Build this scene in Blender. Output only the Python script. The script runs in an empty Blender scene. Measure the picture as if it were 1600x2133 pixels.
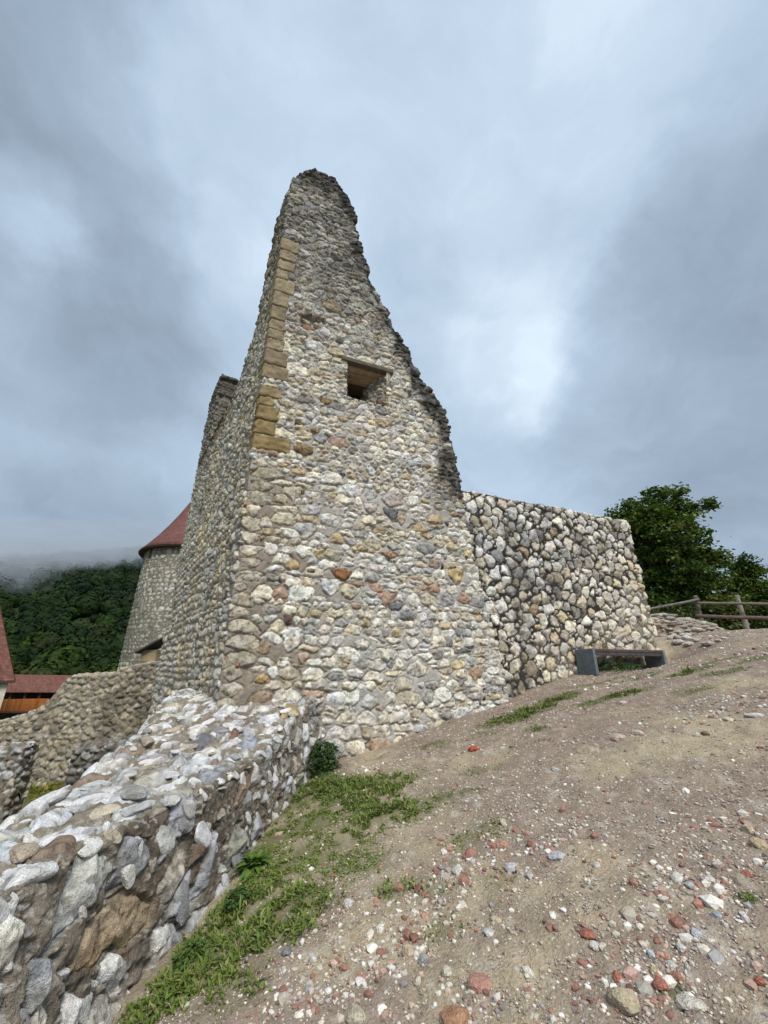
import bpy, math, random
import numpy as np
from mathutils import Vector
R_ = math.radians
rng = np.random.default_rng(7)
random.seed(7)
scene = bpy.context.scene
COL = scene.collection

# ------------------------------------------------------------------ camera
PITCH = R_(21.55)
cd = bpy.data.cameras.new('camera'); cam = bpy.data.objects.new('camera', cd); COL.objects.link(cam)
cd.sensor_fit = 'VERTICAL'; cd.sensor_height = 24.0; cd.lens = 24.0 * 820 / 2133
cd.clip_start = 0.05; cd.clip_end = 6000
cam.location = (0, 0, 0); cam.rotation_euler = (math.pi / 2 + PITCH, 0, 0)
scene.camera = cam
CT, ST = math.cos(PITCH), math.sin(PITCH)

def ray(px, py):
    u = (px - 800) / 820.0; v = (1066.5 - py) / 820.0
    return np.array([u, CT - v * ST, ST + v * CT])

# ------------------------------------------------------------------ sky and light
SUN_EL, SUN_AZ = R_(50), R_(160)      # azimuth clockwise from +Y
world = bpy.data.worlds.new('World'); scene.world = world; world.use_nodes = True
def build_world():
    nt = world.node_tree; nt.nodes.clear(); N = nt.nodes.new; L = nt.links.new
    out = N('ShaderNodeOutputWorld')
    tc = N('ShaderNodeTexCoord')
    def vm(op, a, b=None, s=None):
        n = N('ShaderNodeVectorMath'); n.operation = op
        if hasattr(a, 'is_output'): L(a, n.inputs[0])
        else: n.inputs[0].default_value = a
        if b is not None:
            if hasattr(b, 'is_output'): L(b, n.inputs[1])
            else: n.inputs[1].default_value = b
        if s is not None: n.inputs['Scale'].default_value = s
        return n
    def ma(op, a, b=None, c=None, clamp=False):
        n = N('ShaderNodeMath'); n.operation = op; n.use_clamp = clamp
        for i, x in enumerate((a, b, c)):
            if x is None: continue
            if hasattr(x, 'is_output'): L(x, n.inputs[i])
            else: n.inputs[i].default_value = x
        return n.outputs[0]
    def noise(vec, sc, det, rough=.55, dist=0.0):
        n = N('ShaderNodeTexNoise'); n.inputs['Scale'].default_value = sc
        n.inputs['Detail'].default_value = det; n.inputs['Roughness'].default_value = rough
        n.inputs['Distortion'].default_value = dist
        L(vec, n.inputs['Vector']); return n
    V = vm('NORMALIZE', tc.outputs['Generated']).outputs[0]
    n1 = noise(V, 2.6, 5)
    w = vm('SUBTRACT', n1.outputs['Color'], (.5, .5, .5)).outputs[0]
    w = vm('SCALE', w, s=.42).outputs[0]
    W = vm('NORMALIZE', vm('ADD', V, w).outputs[0]).outputs[0]
    big = noise(vm('MULTIPLY', W, (1, 1, 1.6)).outputs[0], 1.7, 7, .56, .35).outputs['Fac']
    fine = noise(vm('MULTIPLY', W, (1, 1, 2.0)).outputs[0], 5.5, 7, .55).outputs['Fac']
    val = ma('ADD', ma('MULTIPLY', ma('SUBTRACT', big, .5), .38), ma('MULTIPLY', ma('SUBTRACT', fine, .5), .30))
    val = ma('ADD', val, .63)
    n2 = noise(V, 5.0, 6, .6)
    w2 = vm('SCALE', vm('SUBTRACT', n2.outputs['Color'], (.5, .5, .5)).outputs[0], s=.20).outputs[0]
    W = vm('NORMALIZE', vm('ADD', V, w2).outputs[0]).outputs[0]
    for (x1, y1, x2, y2, mx_, my_, rad, wid, amt) in SKY_EDGES:     # the sharp rims of two cloud banks
        n = np.cross(ray(x1, y1), ray(x2, y2)); n = n / np.linalg.norm(n); c = ray(mx_, my_); c = c / np.linalg.norm(c)
        if n @ c < 0: n = -n
        a = N('ShaderNodeMapRange'); a.interpolation_type = 'SMOOTHSTEP'; L(vm('DOT_PRODUCT', W, tuple(n)).outputs['Value'], a.inputs[0]); a.inputs[1].default_value = -wid; a.inputs[2].default_value = wid
        b = N('ShaderNodeMapRange'); b.interpolation_type = 'SMOOTHSTEP'; L(vm('DOT_PRODUCT', W, tuple(c)).outputs['Value'], b.inputs[0]); b.inputs[1].default_value = math.cos(R_(rad)); b.inputs[2].default_value = math.cos(R_(rad * .45)); b.inputs[4].default_value = amt
        val = ma('ADD', val, ma('MULTIPLY', a.outputs[0], b.outputs[0]))
    blobs = SKY_BLOBS
    for (px, py, rad, wt) in blobs:
        c = ray(px, py); c = c / np.linalg.norm(c)
        d = vm('DOT_PRODUCT', W, tuple(c)).outputs['Value']
        mr = N('ShaderNodeMapRange'); mr.interpolation_type = 'SMOOTHSTEP'
        L(d, mr.inputs[0]); mr.inputs[1].default_value = math.cos(R_(rad)); mr.inputs[2].default_value = 1.0
        mr.inputs[3].default_value = 0; mr.inputs[4].default_value = wt
        val = ma('ADD', val, mr.outputs[0])
    # thick murk near the horizon
    sx = N('ShaderNodeSeparateXYZ'); L(V, sx.inputs[0])
    mr = N('ShaderNodeMapRange'); mr.interpolation_type = 'SMOOTHSTEP'; L(sx.outputs[2], mr.inputs[0])
    mr.inputs[1].default_value = -.02; mr.inputs[2].default_value = .42; mr.inputs[3].default_value = -.24; mr.inputs[4].default_value = 0
    val = ma('ADD', val, mr.outputs[0])
    cr = N('ShaderNodeValToRGB'); L(val, cr.inputs[0]); e = cr.color_ramp.elements
    e[0].position = 0.0; e[0].color = (.10, .135, .175, 1)
    e[1].position = 1.0; e[1].color = (.72, .83, .92, 1)
    for p, c in ((.25, (.21, .265, .335)), (.45, (.305, .385, .475)), (.62, (.395, .495, .615)), (.78, (.49, .60, .72))):
        x = e.new(p); x.color = (*c, 1)
    bg = N('ShaderNodeBackground'); L(cr.outputs[0], bg.inputs[0]); bg.inputs[1].default_value = .91
    sky = N('ShaderNodeTexSky'); sky.sky_type = 'NISHITA'; sky.sun_disc = False
    sky.sun_elevation = SUN_EL; sky.sun_rotation = SUN_AZ
    b2 = N('ShaderNodeBackground'); L(sky.outputs[0], b2.inputs[0]); b2.inputs[1].default_value = .08
    mx = N('ShaderNodeMixShader'); mx.inputs[0].default_value = .1
    L(bg.outputs[0], mx.inputs[1]); L(b2.outputs[0], mx.inputs[2]); L(mx.outputs[0], out.inputs[0])
SKY_BLOBS = [  # where the cloud deck is thinner (+) or thicker (-): direction, radius in degrees, amount
    (20, 250, 34, -.03), (180, 40, 20, -.06), (330, 600, 16, -.05), (60, 620, 22, -.05), (500, 330, 18, .09), (330, 420, 7, .06),
    (80, 470, 7, .16), (100, 500, 4, .10), (1150, 800, 9, .07), (1120, 840, 5, .05), (1165, 690, 10, .07), (1500, 850, 22, -.06),
    (1580, 480, 14, -.07), (800, 250, 30, .10), (860, 580, 7, -.10), (1250, 120, 24, .09), (960, 650, 14, .06), (1500, 1150, 16, -.08),
    (250, 1000, 20, -.10), (0, 800, 12, .08), (120, 1150, 14, -.12), (420, 900, 10, .05),
]
SKY_EDGES = [(285, 0, 385, 480, 130, 260, 36, .05, -.13), (1330, 430, 1165, 790, 1420, 700, 26, .04, -.15), (1165, 790, 1210, 600, 1090, 740, 14, .05, .10)]
build_world()
sd = bpy.data.lights.new('sun', 'SUN'); so = bpy.data.objects.new('sun', sd); COL.objects.link(so)
sd.energy = 2.5; sd.angle = R_(22); sd.color = (1.0, .945, .87)
sdir = Vector((math.sin(SUN_AZ) * math.cos(SUN_EL), math.cos(SUN_AZ) * math.cos(SUN_EL), math.sin(SUN_EL)))
so.rotation_euler = sdir.to_track_quat('Z', 'Y').to_euler(); so.location = (0, -5, 30)
scene.view_settings.view_transform = 'Standard'; scene.view_settings.look = 'None'
scene.view_settings.exposure = 0.5; scene.view_settings.gamma = 1.0
scene.cycles.volume_step_rate = 1.0
scene.cycles.max_bounces = 6; scene.cycles.diffuse_bounces = 3; scene.cycles.volume_bounces = 1
scene.cycles.transparent_max_bounces = 16

# ------------------------------------------------------------------ helpers
def tag(o, label=None, cat=None, group=None, kind=None):
    if label: o['label'] = label
    if cat: o['category'] = cat
    if group: o['group'] = group
    if kind: o['kind'] = kind
    return o
def empty(name, loc, rz=0):
    o = bpy.data.objects.new(name, None); COL.objects.link(o); o.location = loc; o.rotation_euler = (0, 0, rz)
    o.empty_display_size = .2
    return o
def mesh_np(name, V, F, mats, col=None, parent=None, smooth=True, local=False, extra=None):
    """V (n,3) world coordinates, F (m,4) or (m,3) ints"""
    V = np.asarray(V, dtype=np.float32); F = np.asarray(F, dtype=np.int32)
    if parent is not None and not local:
        V = V - np.array(parent.location, dtype=np.float32)
    me = bpy.data.meshes.new(name); k = F.shape[1]
    me.vertices.add(len(V)); me.vertices.foreach_set('co', V.ravel())
    me.loops.add(F.size); me.loops.foreach_set('vertex_index', F.ravel())
    me.polygons.add(len(F)); me.polygons.foreach_set('loop_start', np.arange(0, F.size, k, dtype=np.int32))
    me.polygons.foreach_set('loop_total', np.full(len(F), k, dtype=np.int32))
    me.polygons.foreach_set('use_smooth', np.full(len(F), smooth, dtype=bool))
    me.update(calc_edges=True); me.validate()
    if col is not None and len(me.vertices) == len(V):
        a = me.attributes.new('Col', 'FLOAT_COLOR', 'POINT')
        c = np.ones((len(V), 4), dtype=np.float32); c[:, :3] = col; a.data.foreach_set('color', c.ravel())
    me.materials.append(mats)
    o = bpy.data.objects.new(name, me); COL.objects.link(o)
    if parent is not None: o.parent = parent
    return o
def grid_faces(R, C, wrap=False):
    r = np.arange(R - 1)[:, None]; c = np.arange(C if wrap else C - 1)[None, :]
    a = r * C + c; b = r * C + (c + 1) % C
    return np.stack([a, b, b + C, a + C], -1).reshape(-1, 4)
def _hash(ix, iy, iz, seed):
    h = (ix.astype(np.uint32) * np.uint32(73856093)) ^ (iy.astype(np.uint32) * np.uint32(19349663)) ^ (iz.astype(np.uint32) * np.uint32(83492791)) ^ np.uint32(seed * 2654435 + 12345)
    h ^= h >> np.uint32(13); h *= np.uint32(1274126177); h ^= h >> np.uint32(16); h *= np.uint32(2246822519); h ^= h >> np.uint32(15)
    return (h & np.uint32(0xffffff)).astype(np.float32) / np.float32(0xffffff)
def vnoise(P, seed=0):
    P = np.asarray(P, dtype=np.float32); i = np.floor(P).astype(np.int64); f = P - i; f = f * f * (3 - 2 * f)
    out = 0
    for dx in (0, 1):
        wx = f[..., 0] if dx else 1 - f[..., 0]
        for dy in (0, 1):
            wy = f[..., 1] if dy else 1 - f[..., 1]
            for dz in (0, 1):
                wz = f[..., 2] if dz else 1 - f[..., 2]
                out = out + wx * wy * wz * _hash(i[..., 0] + dx, i[..., 1] + dy, i[..., 2] + dz, seed)
    return out
def fbm(P, oct=4, seed=0, gain=.5):
    P = np.asarray(P, dtype=np.float32); s = 0; a = 1; t = 0
    for k in range(oct):
        s = s + a * vnoise(P * (2.03 ** k) + 17.3 * k, seed + k); t += a; a *= gain
    return s / t
def P3(u, v, w=0.0): return np.stack([u, v, np.zeros_like(u) + w], -1)
def sstep(x, a, b):
    t = np.clip((x - a) / (b - a), 0, 1); return t * t * (3 - 2 * t)
def mixc(a, b, t): return a * (1 - t[:, None]) + np.asarray(b) * t[:, None]

# ------------------------------------------------------------------ materials
def new_mat(name):
    m = bpy.data.materials.new(name); m.use_nodes = True
    return m, m.node_tree, m.node_tree.nodes['Principled BSDF']
def noise_node(nt, vec, scale, det=4, rough=.6):
    n = nt.nodes.new('ShaderNodeTexNoise'); n.inputs['Scale'].default_value = scale
    n.inputs['Detail'].default_value = det; n.inputs['Roughness'].default_value = rough
    nt.links.new(vec, n.inputs['Vector']); return n
def mat_col(name, scale=9, contrast=.5, bump=.6, rough=.92, dist=.02, spec=.2, tint=None, base=None, fine=60, stretch=None, transl=0):
    """colour comes from the Col attribute (or base); noise gives it grain and relief"""
    m, nt, bs = new_mat(name); L = nt.links.new
    tc = nt.nodes.new('ShaderNodeTexCoord'); vec = tc.outputs['Object']
    if stretch:
        mp = nt.nodes.new('ShaderNodeMapping'); mp.inputs['Scale'].default_value = stretch; L(vec, mp.inputs[0]); vec = mp.outputs[0]
    n1 = noise_node(nt, vec, scale, 6, .65); n2 = noise_node(nt, vec, fine, 3, .6)
    add = nt.nodes.new('ShaderNodeMath'); add.operation = 'ADD'; L(n1.outputs[0], add.inputs[0]); L(n2.outputs[0], add.inputs[1])
    mr = nt.nodes.new('ShaderNodeMapRange'); L(add.outputs[0], mr.inputs[0])
    mr.inputs[1].default_value = .7; mr.inputs[2].default_value = 1.3
    mr.inputs[3].default_value = 1 - contrast; mr.inputs[4].default_value = 1 + contrast * .6
    if base is None:
        at = nt.nodes.new('ShaderNodeAttribute'); at.attribute_name = 'Col'; c = at.outputs['Color']
    else:
        rg = nt.nodes.new('ShaderNodeRGB'); rg.outputs[0].default_value = (*base, 1); c = rg.outputs[0]
    vm = nt.nodes.new('ShaderNodeVectorMath'); vm.operation = 'SCALE'; L(c, vm.inputs[0]); L(mr.outputs[0], vm.inputs['Scale'])
    L(vm.outputs[0], bs.inputs['Base Color'])
    bp = nt.nodes.new('ShaderNodeBump'); bp.inputs['Strength'].default_value = bump; bp.inputs['Distance'].default_value = dist
    L(add.outputs[0], bp.inputs['Height']); L(bp.outputs[0], bs.inputs['Normal'])
    bs.inputs['Roughness'].default_value = rough; bs.inputs['Specular IOR Level'].default_value = spec
    if transl:
        tr = nt.nodes.new('ShaderNodeBsdfTranslucent'); L(vm.outputs[0], tr.inputs[0])
        mx = nt.nodes.new('ShaderNodeMixShader'); mx.inputs[0].default_value = transl
        L(bs.outputs[0], mx.inputs[1]); L(tr.outputs[0], mx.inputs[2]); L(mx.outputs[0], nt.nodes['Material Output'].inputs[0])
    return m
M = dict(
    stone=mat_col('rubble_stone', 14, .42, .7, .93, .02, .15, fine=70),
    near=mat_col('near_rubble_stone', 18, .46, 1.0, .9, .016, .2, fine=110),
    far=mat_col('far_rubble_stone', 3, .35, .5, .95, .04, .1, fine=16),
    sand=mat_col('sandstone_block', 6, .38, .6, .95, .02, .1, fine=45, stretch=(1, 1, 2.2)),
    wood=mat_col('weathered_wood', 8, .5, .6, .85, .015, .2, fine=40, stretch=(1, 1, 1)),
    leaf=mat_col('tree_leaf', 1.2, .35, .2, .55, .01, .3, fine=8, transl=.25),
    wleaf=mat_col('far_tree_leaf', .12, .45, 1, .7, .8, .1, fine=.55),
    grass=mat_col('grass_leaf', 5, .35, .1, .6, .01, .25, fine=30, transl=.25),
    gravel=mat_col('gravel_chip', 30, .3, .4, .85, .004, .25, fine=120),
    ground=mat_col('ground_soil', 7, .32, .8, .95, .02, .1, fine=60),
)

# ------------------------------------------------------------------ plan of the ruin
CORNER = np.array([-2.10, 5.49])
MD = np.array([math.sin(R_(68.2)), math.cos(R_(68.2))])     # direction of the main face
MN = np.array([MD[1], -MD[0]])                              # outward (to the viewer)
LD = np.array([-math.sin(R_(34)), math.cos(R_(34))])        # direction of the side face
LN = np.array([-LD[1], LD[0]])                              # outward (to the left)
def face_hit(px, py, off=0.0):
    """photo point -> (s, z) on the main face"""
    r = ray(px, py); o = CORNER + MN * off
    t = (o @ MN) / (r[:2] @ MN); p = r * t
    return float((p[:2] - o) @ MD), float(p[2])
def left_hit(px, py):
    r = ray(px, py); t = (CORNER @ LN) / (r[:2] @ LN); p = r * t
    return float((p[:2] - CORNER) @ LD), float(p[2])

# ------------------------------------------------------------------ terrain
def ground_z(x, y):
    x = np.asarray(x, float); y = np.asarray(y, float)
    p = -1.6 + .2214 * x + .0923 * y
    hi = np.where(p > .3, .3 + .75 * (1 - np.exp(-np.clip(p - .3, 0, 50) / .75)), p)
    lo = np.where(hi < -2.4, -2.4 + np.tanh((hi + 2.4) / 1.5) * .8, hi)
    z = lo
    # lower court on the far side of the foreground wall and the ruin
    wl = -2.0 - .13 * (y - 3)                     # line of the wall's left edge
    f = sstep(-(x - np.where(y < 6, wl, CORNER[0] - .62 * (y - 5.5))), -.1, .8)
    court = -2.30 - .10 * (y - 8) + .05 * (x + 6)
    court = np.maximum(court, -9)
    z = z * (1 - f) + court * f
    # the hilltop ends behind the fence and the ruin
    d = np.maximum(np.hypot(x - 3, y) - 17.5, 0)
    z = z - (1 - np.exp(-d / 25)) * np.clip(.45 * d, 0, 24)
    for (gx, gy, gr, ga) in ((5.55, 8.15, .60, -.44), (4.75, 7.75, .60, -.20), (3.9, 7.4, .5, -.04)):   # the level patch dug for the bench
        z = z + ga * np.exp(-((x - gx) ** 2 + (y - gy) ** 2) / gr ** 2)
    return z
def ground_hit(px, py):
    r = ray(px, py); lo = .5
    t = lo
    while t < 60:
        p = r * t
        if p[2] < ground_z(p[0], p[1]): break
        t += .02
    return r * t

# ------------------------------------------------------------------ masonry pattern
PAL_MAIN = [((.76, .71, .60), .36), ((.68, .655, .60), .27), ((.60, .54, .42), .17), ((.42, .41, .385), .09),
            ((.50, .40, .26), .045), ((.42, .31, .23), .025), ((.58, .49, .32), .035), ((.24, .23, .22), .02)]
PAL_DARKW = [((.70, .68, .63), .50), ((.57, .56, .53), .26), ((.55, .50, .40), .14), ((.34, .335, .325), .08), ((.48, .36, .24), .03), ((.18, .17, .17), .02)]
PAL_LEFT = [((.60, .55, .45), .38), ((.52, .50, .45), .30), ((.58, .51, .39), .18), ((.38, .36, .32), .14)]
PAL_FORE = [((.79, .775, .735), .50), ((.63, .62, .60), .26), ((.41, .405, .40), .12), ((.56, .52, .44), .10), ((.34, .26, .20), .03)]
PAL_BACK = [((.42, .37, .28), .45), ((.36, .32, .25), .3), ((.48, .45, .38), .15), ((.26, .23, .19), .1)]
def pick_cols(n, pal, r, jit=.10):
    p = np.array([w for _, w in pal]); p = p / p.sum(); c = np.array([c for c, _ in pal])
    k = r.choice(len(pal), n, p=p)
    out = c[k] * (1 + r.normal(0, jit, (n, 1))) * (1 + r.normal(0, .012, (n, 3)))
    return np.clip(out, .02, .8)
def seeds_course(u0, u1, v0, v1, pal, seed, hmin=.10, hmax=.24, wr=(.8, 2.1), rot=.10, fill=1.06, small=.25):
    r = np.random.default_rng(seed); S = []
    v = v0
    while v < v1:
        h = r.uniform(hmin, hmax); u = u0 - r.uniform(0, .2)
        while u < u1:
            w = h * r.uniform(*wr)
            if r.random() < small and h > .14:      # two thin ones on top of each other
                f = r.uniform(.35, .65)
                S.append((u + w / 2, v + h * f / 2, w / 2, h * f / 2)); S.append((u + w / 2, v + h * (1 + f) / 2, w / 2, h * (1 - f) / 2))
            else:
                S.append((u + w / 2, v + h / 2 + r.normal(0, .012), w / 2, h / 2))
            u += w
        v += h
    S = np.array(S); n = len(S)
    S[:, 0] += r.normal(0, .012, n)
    S[:, 2:4] *= fill * r.uniform(.86, 1.08, (n, 2))
    return dict(cu=S[:, 0], cv=S[:, 1], a=S[:, 2], b=S[:, 3], rot=r.normal(0, rot, n), p=r.uniform(2.2, 4.5, n),
                H=r.uniform(.55, 1.25, n), tx=r.normal(0, .10, n), ty=r.normal(0, .10, n), col=pick_cols(n, pal, r))
def seeds_random(u0, u1, v0, v1, pal, seed, r0=.08, r1=.17, asp=(.75, 1.35), fill=1.12, rot=3.14, tries=30, pk=.9):
    r = np.random.default_rng(seed); area = (u1 - u0) * (v1 - v0); pts = []; g = {}; cs = r1 * 2
    n = int(area / (math.pi * (.5 * (r0 + r1)) ** 2) * tries)
    U = r.uniform(u0, u1, n); V = r.uniform(v0, v1, n); RR = r1 - (r1 - r0) * np.clip(np.arange(n) / n * 1.6, 0, 1) * r.uniform(.6, 1, n)
    for u, v, q in zip(U, V, RR):
        k = (int(u // cs), int(v // cs)); ok = True
        for dx in (-1, 0, 1):
            for dy in (-1, 0, 1):
                for (a, b, c) in g.get((k[0] + dx, k[1] + dy), ()):
                    if (a - u) ** 2 + (b - v) ** 2 < ((c + q) * pk) ** 2: ok = False; break
                if not ok: break
            if not ok: break
        if ok: g.setdefault(k, []).append((u, v, q)); pts.append((u, v, q))
    S = np.array(pts); n = len(S); al = r.uniform(asp[0], asp[1], n)
    return dict(cu=S[:, 0], cv=S[:, 1], a=S[:, 2] * fill * np.sqrt(al), b=S[:, 2] * fill / np.sqrt(al), rot=r.uniform(-rot, rot, n), p=r.uniform(2.0, 3.6, n),
                H=r.uniform(.6, 1.25, n), tx=r.normal(0, .13, n), ty=r.normal(0, .13, n), col=pick_cols(n, pal, r))
def add_seeds(S, L):
    """L: (u, v, a, b, rot, colour, height factor)"""
    if not L: return S
    keep = np.ones(len(S['cu']), bool)
    for (u, v, a, b, ro, c, H) in L:
        c_, s_ = math.cos(ro), math.sin(ro); dx = S['cu'] - u; dy = S['cv'] - v
        x = (dx * c_ + dy * s_) / (a + S['a'] * .45); y = (-dx * s_ + dy * c_) / (b + S['b'] * .45)
        keep &= (x * x + y * y) > 1
    r = np.random.default_rng(len(L)); n = len(L)
    E = dict(cu=[l[0] for l in L], cv=[l[1] for l in L], a=[l[2] for l in L], b=[l[3] for l in L], rot=[l[4] for l in L], p=r.uniform(2.3, 4, n),
             H=[l[6] for l in L], tx=r.normal(0, .06, n), ty=r.normal(0, .06, n), col=np.array([l[5] for l in L]))
    return {k: np.concatenate([S[k][keep], np.asarray(E[k], float)]) for k in S}
def stonework(U, V, S, seed, H=.045, k=.016, warp=.018, wscale=9., joint=.007, mortar=(.36, .34, .30), sharp=0.0, poly=.62, smear=.016, facet=.35, rgh=.55, groove=.010):
    """returns relief (m), colour, stone mask for points U,V in metres"""
    sh = U.shape; U0 = U.ravel().astype(np.float32); V0 = V.ravel().astype(np.float32); n = len(U0)
    Q = P3(U0, V0)
    U1 = U0 + warp * 2 * (fbm(Q * wscale, 3, seed) - .5) + .05 * (fbm(Q * 1.3, 2, seed + 5) - .5)
    V1 = V0 + warp * 2 * (fbm(Q * wscale, 3, seed + 50) - .5) + .09 * (fbm(Q * .9, 2, seed + 55) - .5)
    g = float(np.quantile(np.maximum(S['a'], S['b']), .97)) * 1.5
    bu = np.floor((U1 - U1.min()) / g).astype(int); bv = np.floor((V1 - V1.min()) / g).astype(int)
    nb = bu.max() + 1; key = bv * nb + bu; order = np.argsort(key, kind='stable'); ks = key[order]
    st = np.flatnonzero(np.r_[True, ks[1:] != ks[:-1]]); en = np.r_[st[1:], n]
    d1 = np.full(n, 9., np.float32); d2 = np.full(n, 9., np.float32); i1 = np.zeros(n, np.int32); lx = np.zeros(n, np.float32); ly = np.zeros(n, np.float32)
    um, vmn = U1.min(), V1.min(); ext = np.maximum(S['a'], S['b']) * 1.25
    for a, b in zip(st, en):
        idx = order[a:b]; kx = ks[a] % nb; ky = ks[a] // nb
        x0, y0 = um + kx * g, vmn + ky * g
        m = np.flatnonzero((S['cu'] > x0 - ext) & (S['cu'] < x0 + g + ext) & (S['cv'] > y0 - ext) & (S['cv'] < y0 + g + ext))
        if not len(m): continue
        dx = U1[idx][:, None] - S['cu'][m][None]; dy = V1[idx][:, None] - S['cv'][m][None]
        c_, s_ = np.cos(S['rot'][m]), np.sin(S['rot'][m])
        x = dx * c_ + dy * s_; y = -dx * s_ + dy * c_; p = S['p'][m]
        d = (np.abs(x / S['a'][m]) ** p + np.abs(y / S['b'][m]) ** p) ** (1 / p)
        xa, ya = x / S['a'][m], y / S['b'][m]; pol = None; sd_ = m * 12.9898
        for t in range(6):
            th = t * 1.0472 + 1.1 * (np.sin(sd_ + t * 78.233) * .5); rk = .93 + .22 * np.sin(sd_ * 1.7 + t * 37.7)
            dk = (xa * np.cos(th) + ya * np.sin(th)) / rk; pol = dk if pol is None else np.maximum(pol, dk)
        d = d * (1 - poly) + pol * poly
        j = np.argmin(d, 1); ar = np.arange(len(idx)); d1[idx] = d[ar, j]; i1[idx] = m[j]; lx[idx] = dx[ar, j]; ly[idx] = dy[ar, j]
        if len(m) > 1:
            d[ar, j] = 99; d2[idx] = d.min(1)
    sz = np.minimum(S['a'], S['b'])[i1]
    e = np.minimum((1.0 - d1) * sz, (d2 - d1) * sz * .5) - joint
    e = e + smear * (fbm(P3(U0, V0, 7.7) * 26, 3, seed + 61) - .5) + smear * 1.3 * (fbm(P3(U0, V0, 9.7) * 5, 2, seed + 62) - .5)
    m = sstep(e, -.002, .006)
    prof = sstep(e, -.002, k * 1.5) * .8 + .2 * (1 - np.exp(-np.clip(e, 0, 1) / (k * 2.5)))
    rough = fbm(P3(U0, V0, 3.3) * 22, 3, seed + 9) - .5
    chunk = fbm(P3(U0, V0, 8.1) * 7, 2, seed + 19) - .5
    tilt = S['tx'][i1] * lx + S['ty'][i1] * ly
    ft = None
    for t in range(4):
        th = S['rot'][i1] + t * 1.57 + 1.3 * np.sin(i1 * 7.13 + t * 3.3); gr = facet * (.25 + .75 * np.abs(np.sin(i1 * 3.71 + t * 5.9)))
        fk = .25 * sz * (1 + .8 * np.sin(i1 * 1.37 + t * 9.1)) * facet - gr * (lx * np.cos(th) + ly * np.sin(th)); ft = fk if ft is None else np.minimum(ft, fk)
    tilt = tilt + np.clip(ft, -.05, .05)
    ridged = np.abs(fbm(P3(U0, V0, 1.1) * 9 + S['H'][i1][:, None] * 31, 2, seed + 29) - .5)
    h = m * (H * S['H'][i1] * prof + tilt + H * rgh * rough + H * rgh * .9 * chunk - sharp * ridged)
    h = h - groove * np.exp(-(e / .007) ** 2)
    h = h + (1 - m) * (.010 * (fbm(P3(U0, V0, 5.) * 14, 3, seed + 3) - .5))
    c = S['col'][i1].astype(np.float32)
    vein = fbm(P3(U0, V0, 2.) * 13 + i1[:, None] * 3.7, 3, seed + 33)
    c = c * (1 + 1.15 * (vein - .5))[:, None]
    pits = sstep(fbm(P3(U0, V0, 6.) * 34, 3, seed + 37), .56, .70); c = c * (1 - .42 * pits)[:, None]; h = h - m * .006 * pits
    warm = fbm(P3(U0, V0, 9.) * 6, 2, seed + 35)
    c = c * (1 + (warm - .5)[:, None] * np.array([.16, .02, -.26]))
    if callable(mortar): mc = mortar(U0, V0)
    else: mc = np.tile(np.array(mortar, np.float32), (n, 1))
    mc = mc * (1 + .5 * (fbm(P3(U0, V0, 4.) * 16, 3, seed + 41) - .5))[:, None]
    col = c * m[:, None] + mc * (1 - m[:, None])
    return h, np.clip(col, .01, .85), m

# ------------------------------------------------------------------ walls as closed lofts
def loft(rows, counts, pts, spine, ucoord, zs, capn=6, cap_rise=.05):
    """pts (R,K,2) plan corners of each row (closed loop), spine (R,K,2) the point each corner caps to; ucoord (R,K,2) texture u at start/end of each edge"""
    R, K = pts.shape[:2]; P = []; U = []; SP = []
    for k in range(K):
        a = pts[:, k]; b = pts[:, (k + 1) % K]; n = counts[k]; f = (np.arange(n) / n)[None, :, None]
        P.append(a[:, None] * (1 - f) + b[:, None] * f)
        sa = spine[:, k]; sb = spine[:, (k + 1) % K]; SP.append(sa[:, None] * (1 - f) + sb[:, None] * f)
        U.append(ucoord[:, k, 0:1] * (1 - f[..., 0]) + ucoord[:, k, 1:2] * f[..., 0])
    P = np.concatenate(P, 1); U = np.concatenate(U, 1); SP = np.concatenate(SP, 1); C = P.shape[1]
    Z = np.repeat(zs[:, None] if zs.ndim == 1 else zs, C if zs.ndim == 1 else 1, 1)
    V = Z.copy()
    G = np.concatenate([P, Z[..., None]], -1)
    last = G[-1]; sp = SP[-1]
    for i in range(1, capn + 1):
        f = i / capn
        q = last.copy(); q[:, :2] = last[:, :2] * (1 - f) + sp * f; q[:, 2] = last[:, 2] + cap_rise * math.sin(f * math.pi / 2)
        G = np.concatenate([G, q[None]], 0); U = np.concatenate([U, U[-1:]], 0)
        V = np.concatenate([V, V[-1:] + np.linalg.norm(q - G[-2], axis=1)[None]], 0)
    return G, U, V
def normals_of(G, wrap=True, flip=True):
    if wrap: du = np.roll(G, -1, 1) - np.roll(G, 1, 1)
    else: du = np.gradient(G, axis=1)
    dv = np.gradient(G, axis=0); n = np.cross(du, dv); l = np.linalg.norm(n, axis=-1, keepdims=True)
    n = np.where(l > 1e-9, n / np.maximum(l, 1e-9), np.array([0, 0, 1.]))
    return -n if flip else n
def interp(z, tab):
    zz = [a for a, _ in tab]; vv = [b for _, b in tab]; return np.interp(z, zz, vv)
def jag(z, seed, amp, step=.16):
    """a broken edge: each course ends somewhere else"""
    k = np.floor(z / step + .4 * vnoise(P3(z * 2, z * 0), seed)); j = _hash(k.astype(int), k.astype(int) * 0, k.astype(int) * 0, seed)
    return amp * (j - .5) * 2 + amp * .8 * (fbm(P3(z * 5, z * 0 + 3), 3, seed + 1) - .5)

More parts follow.
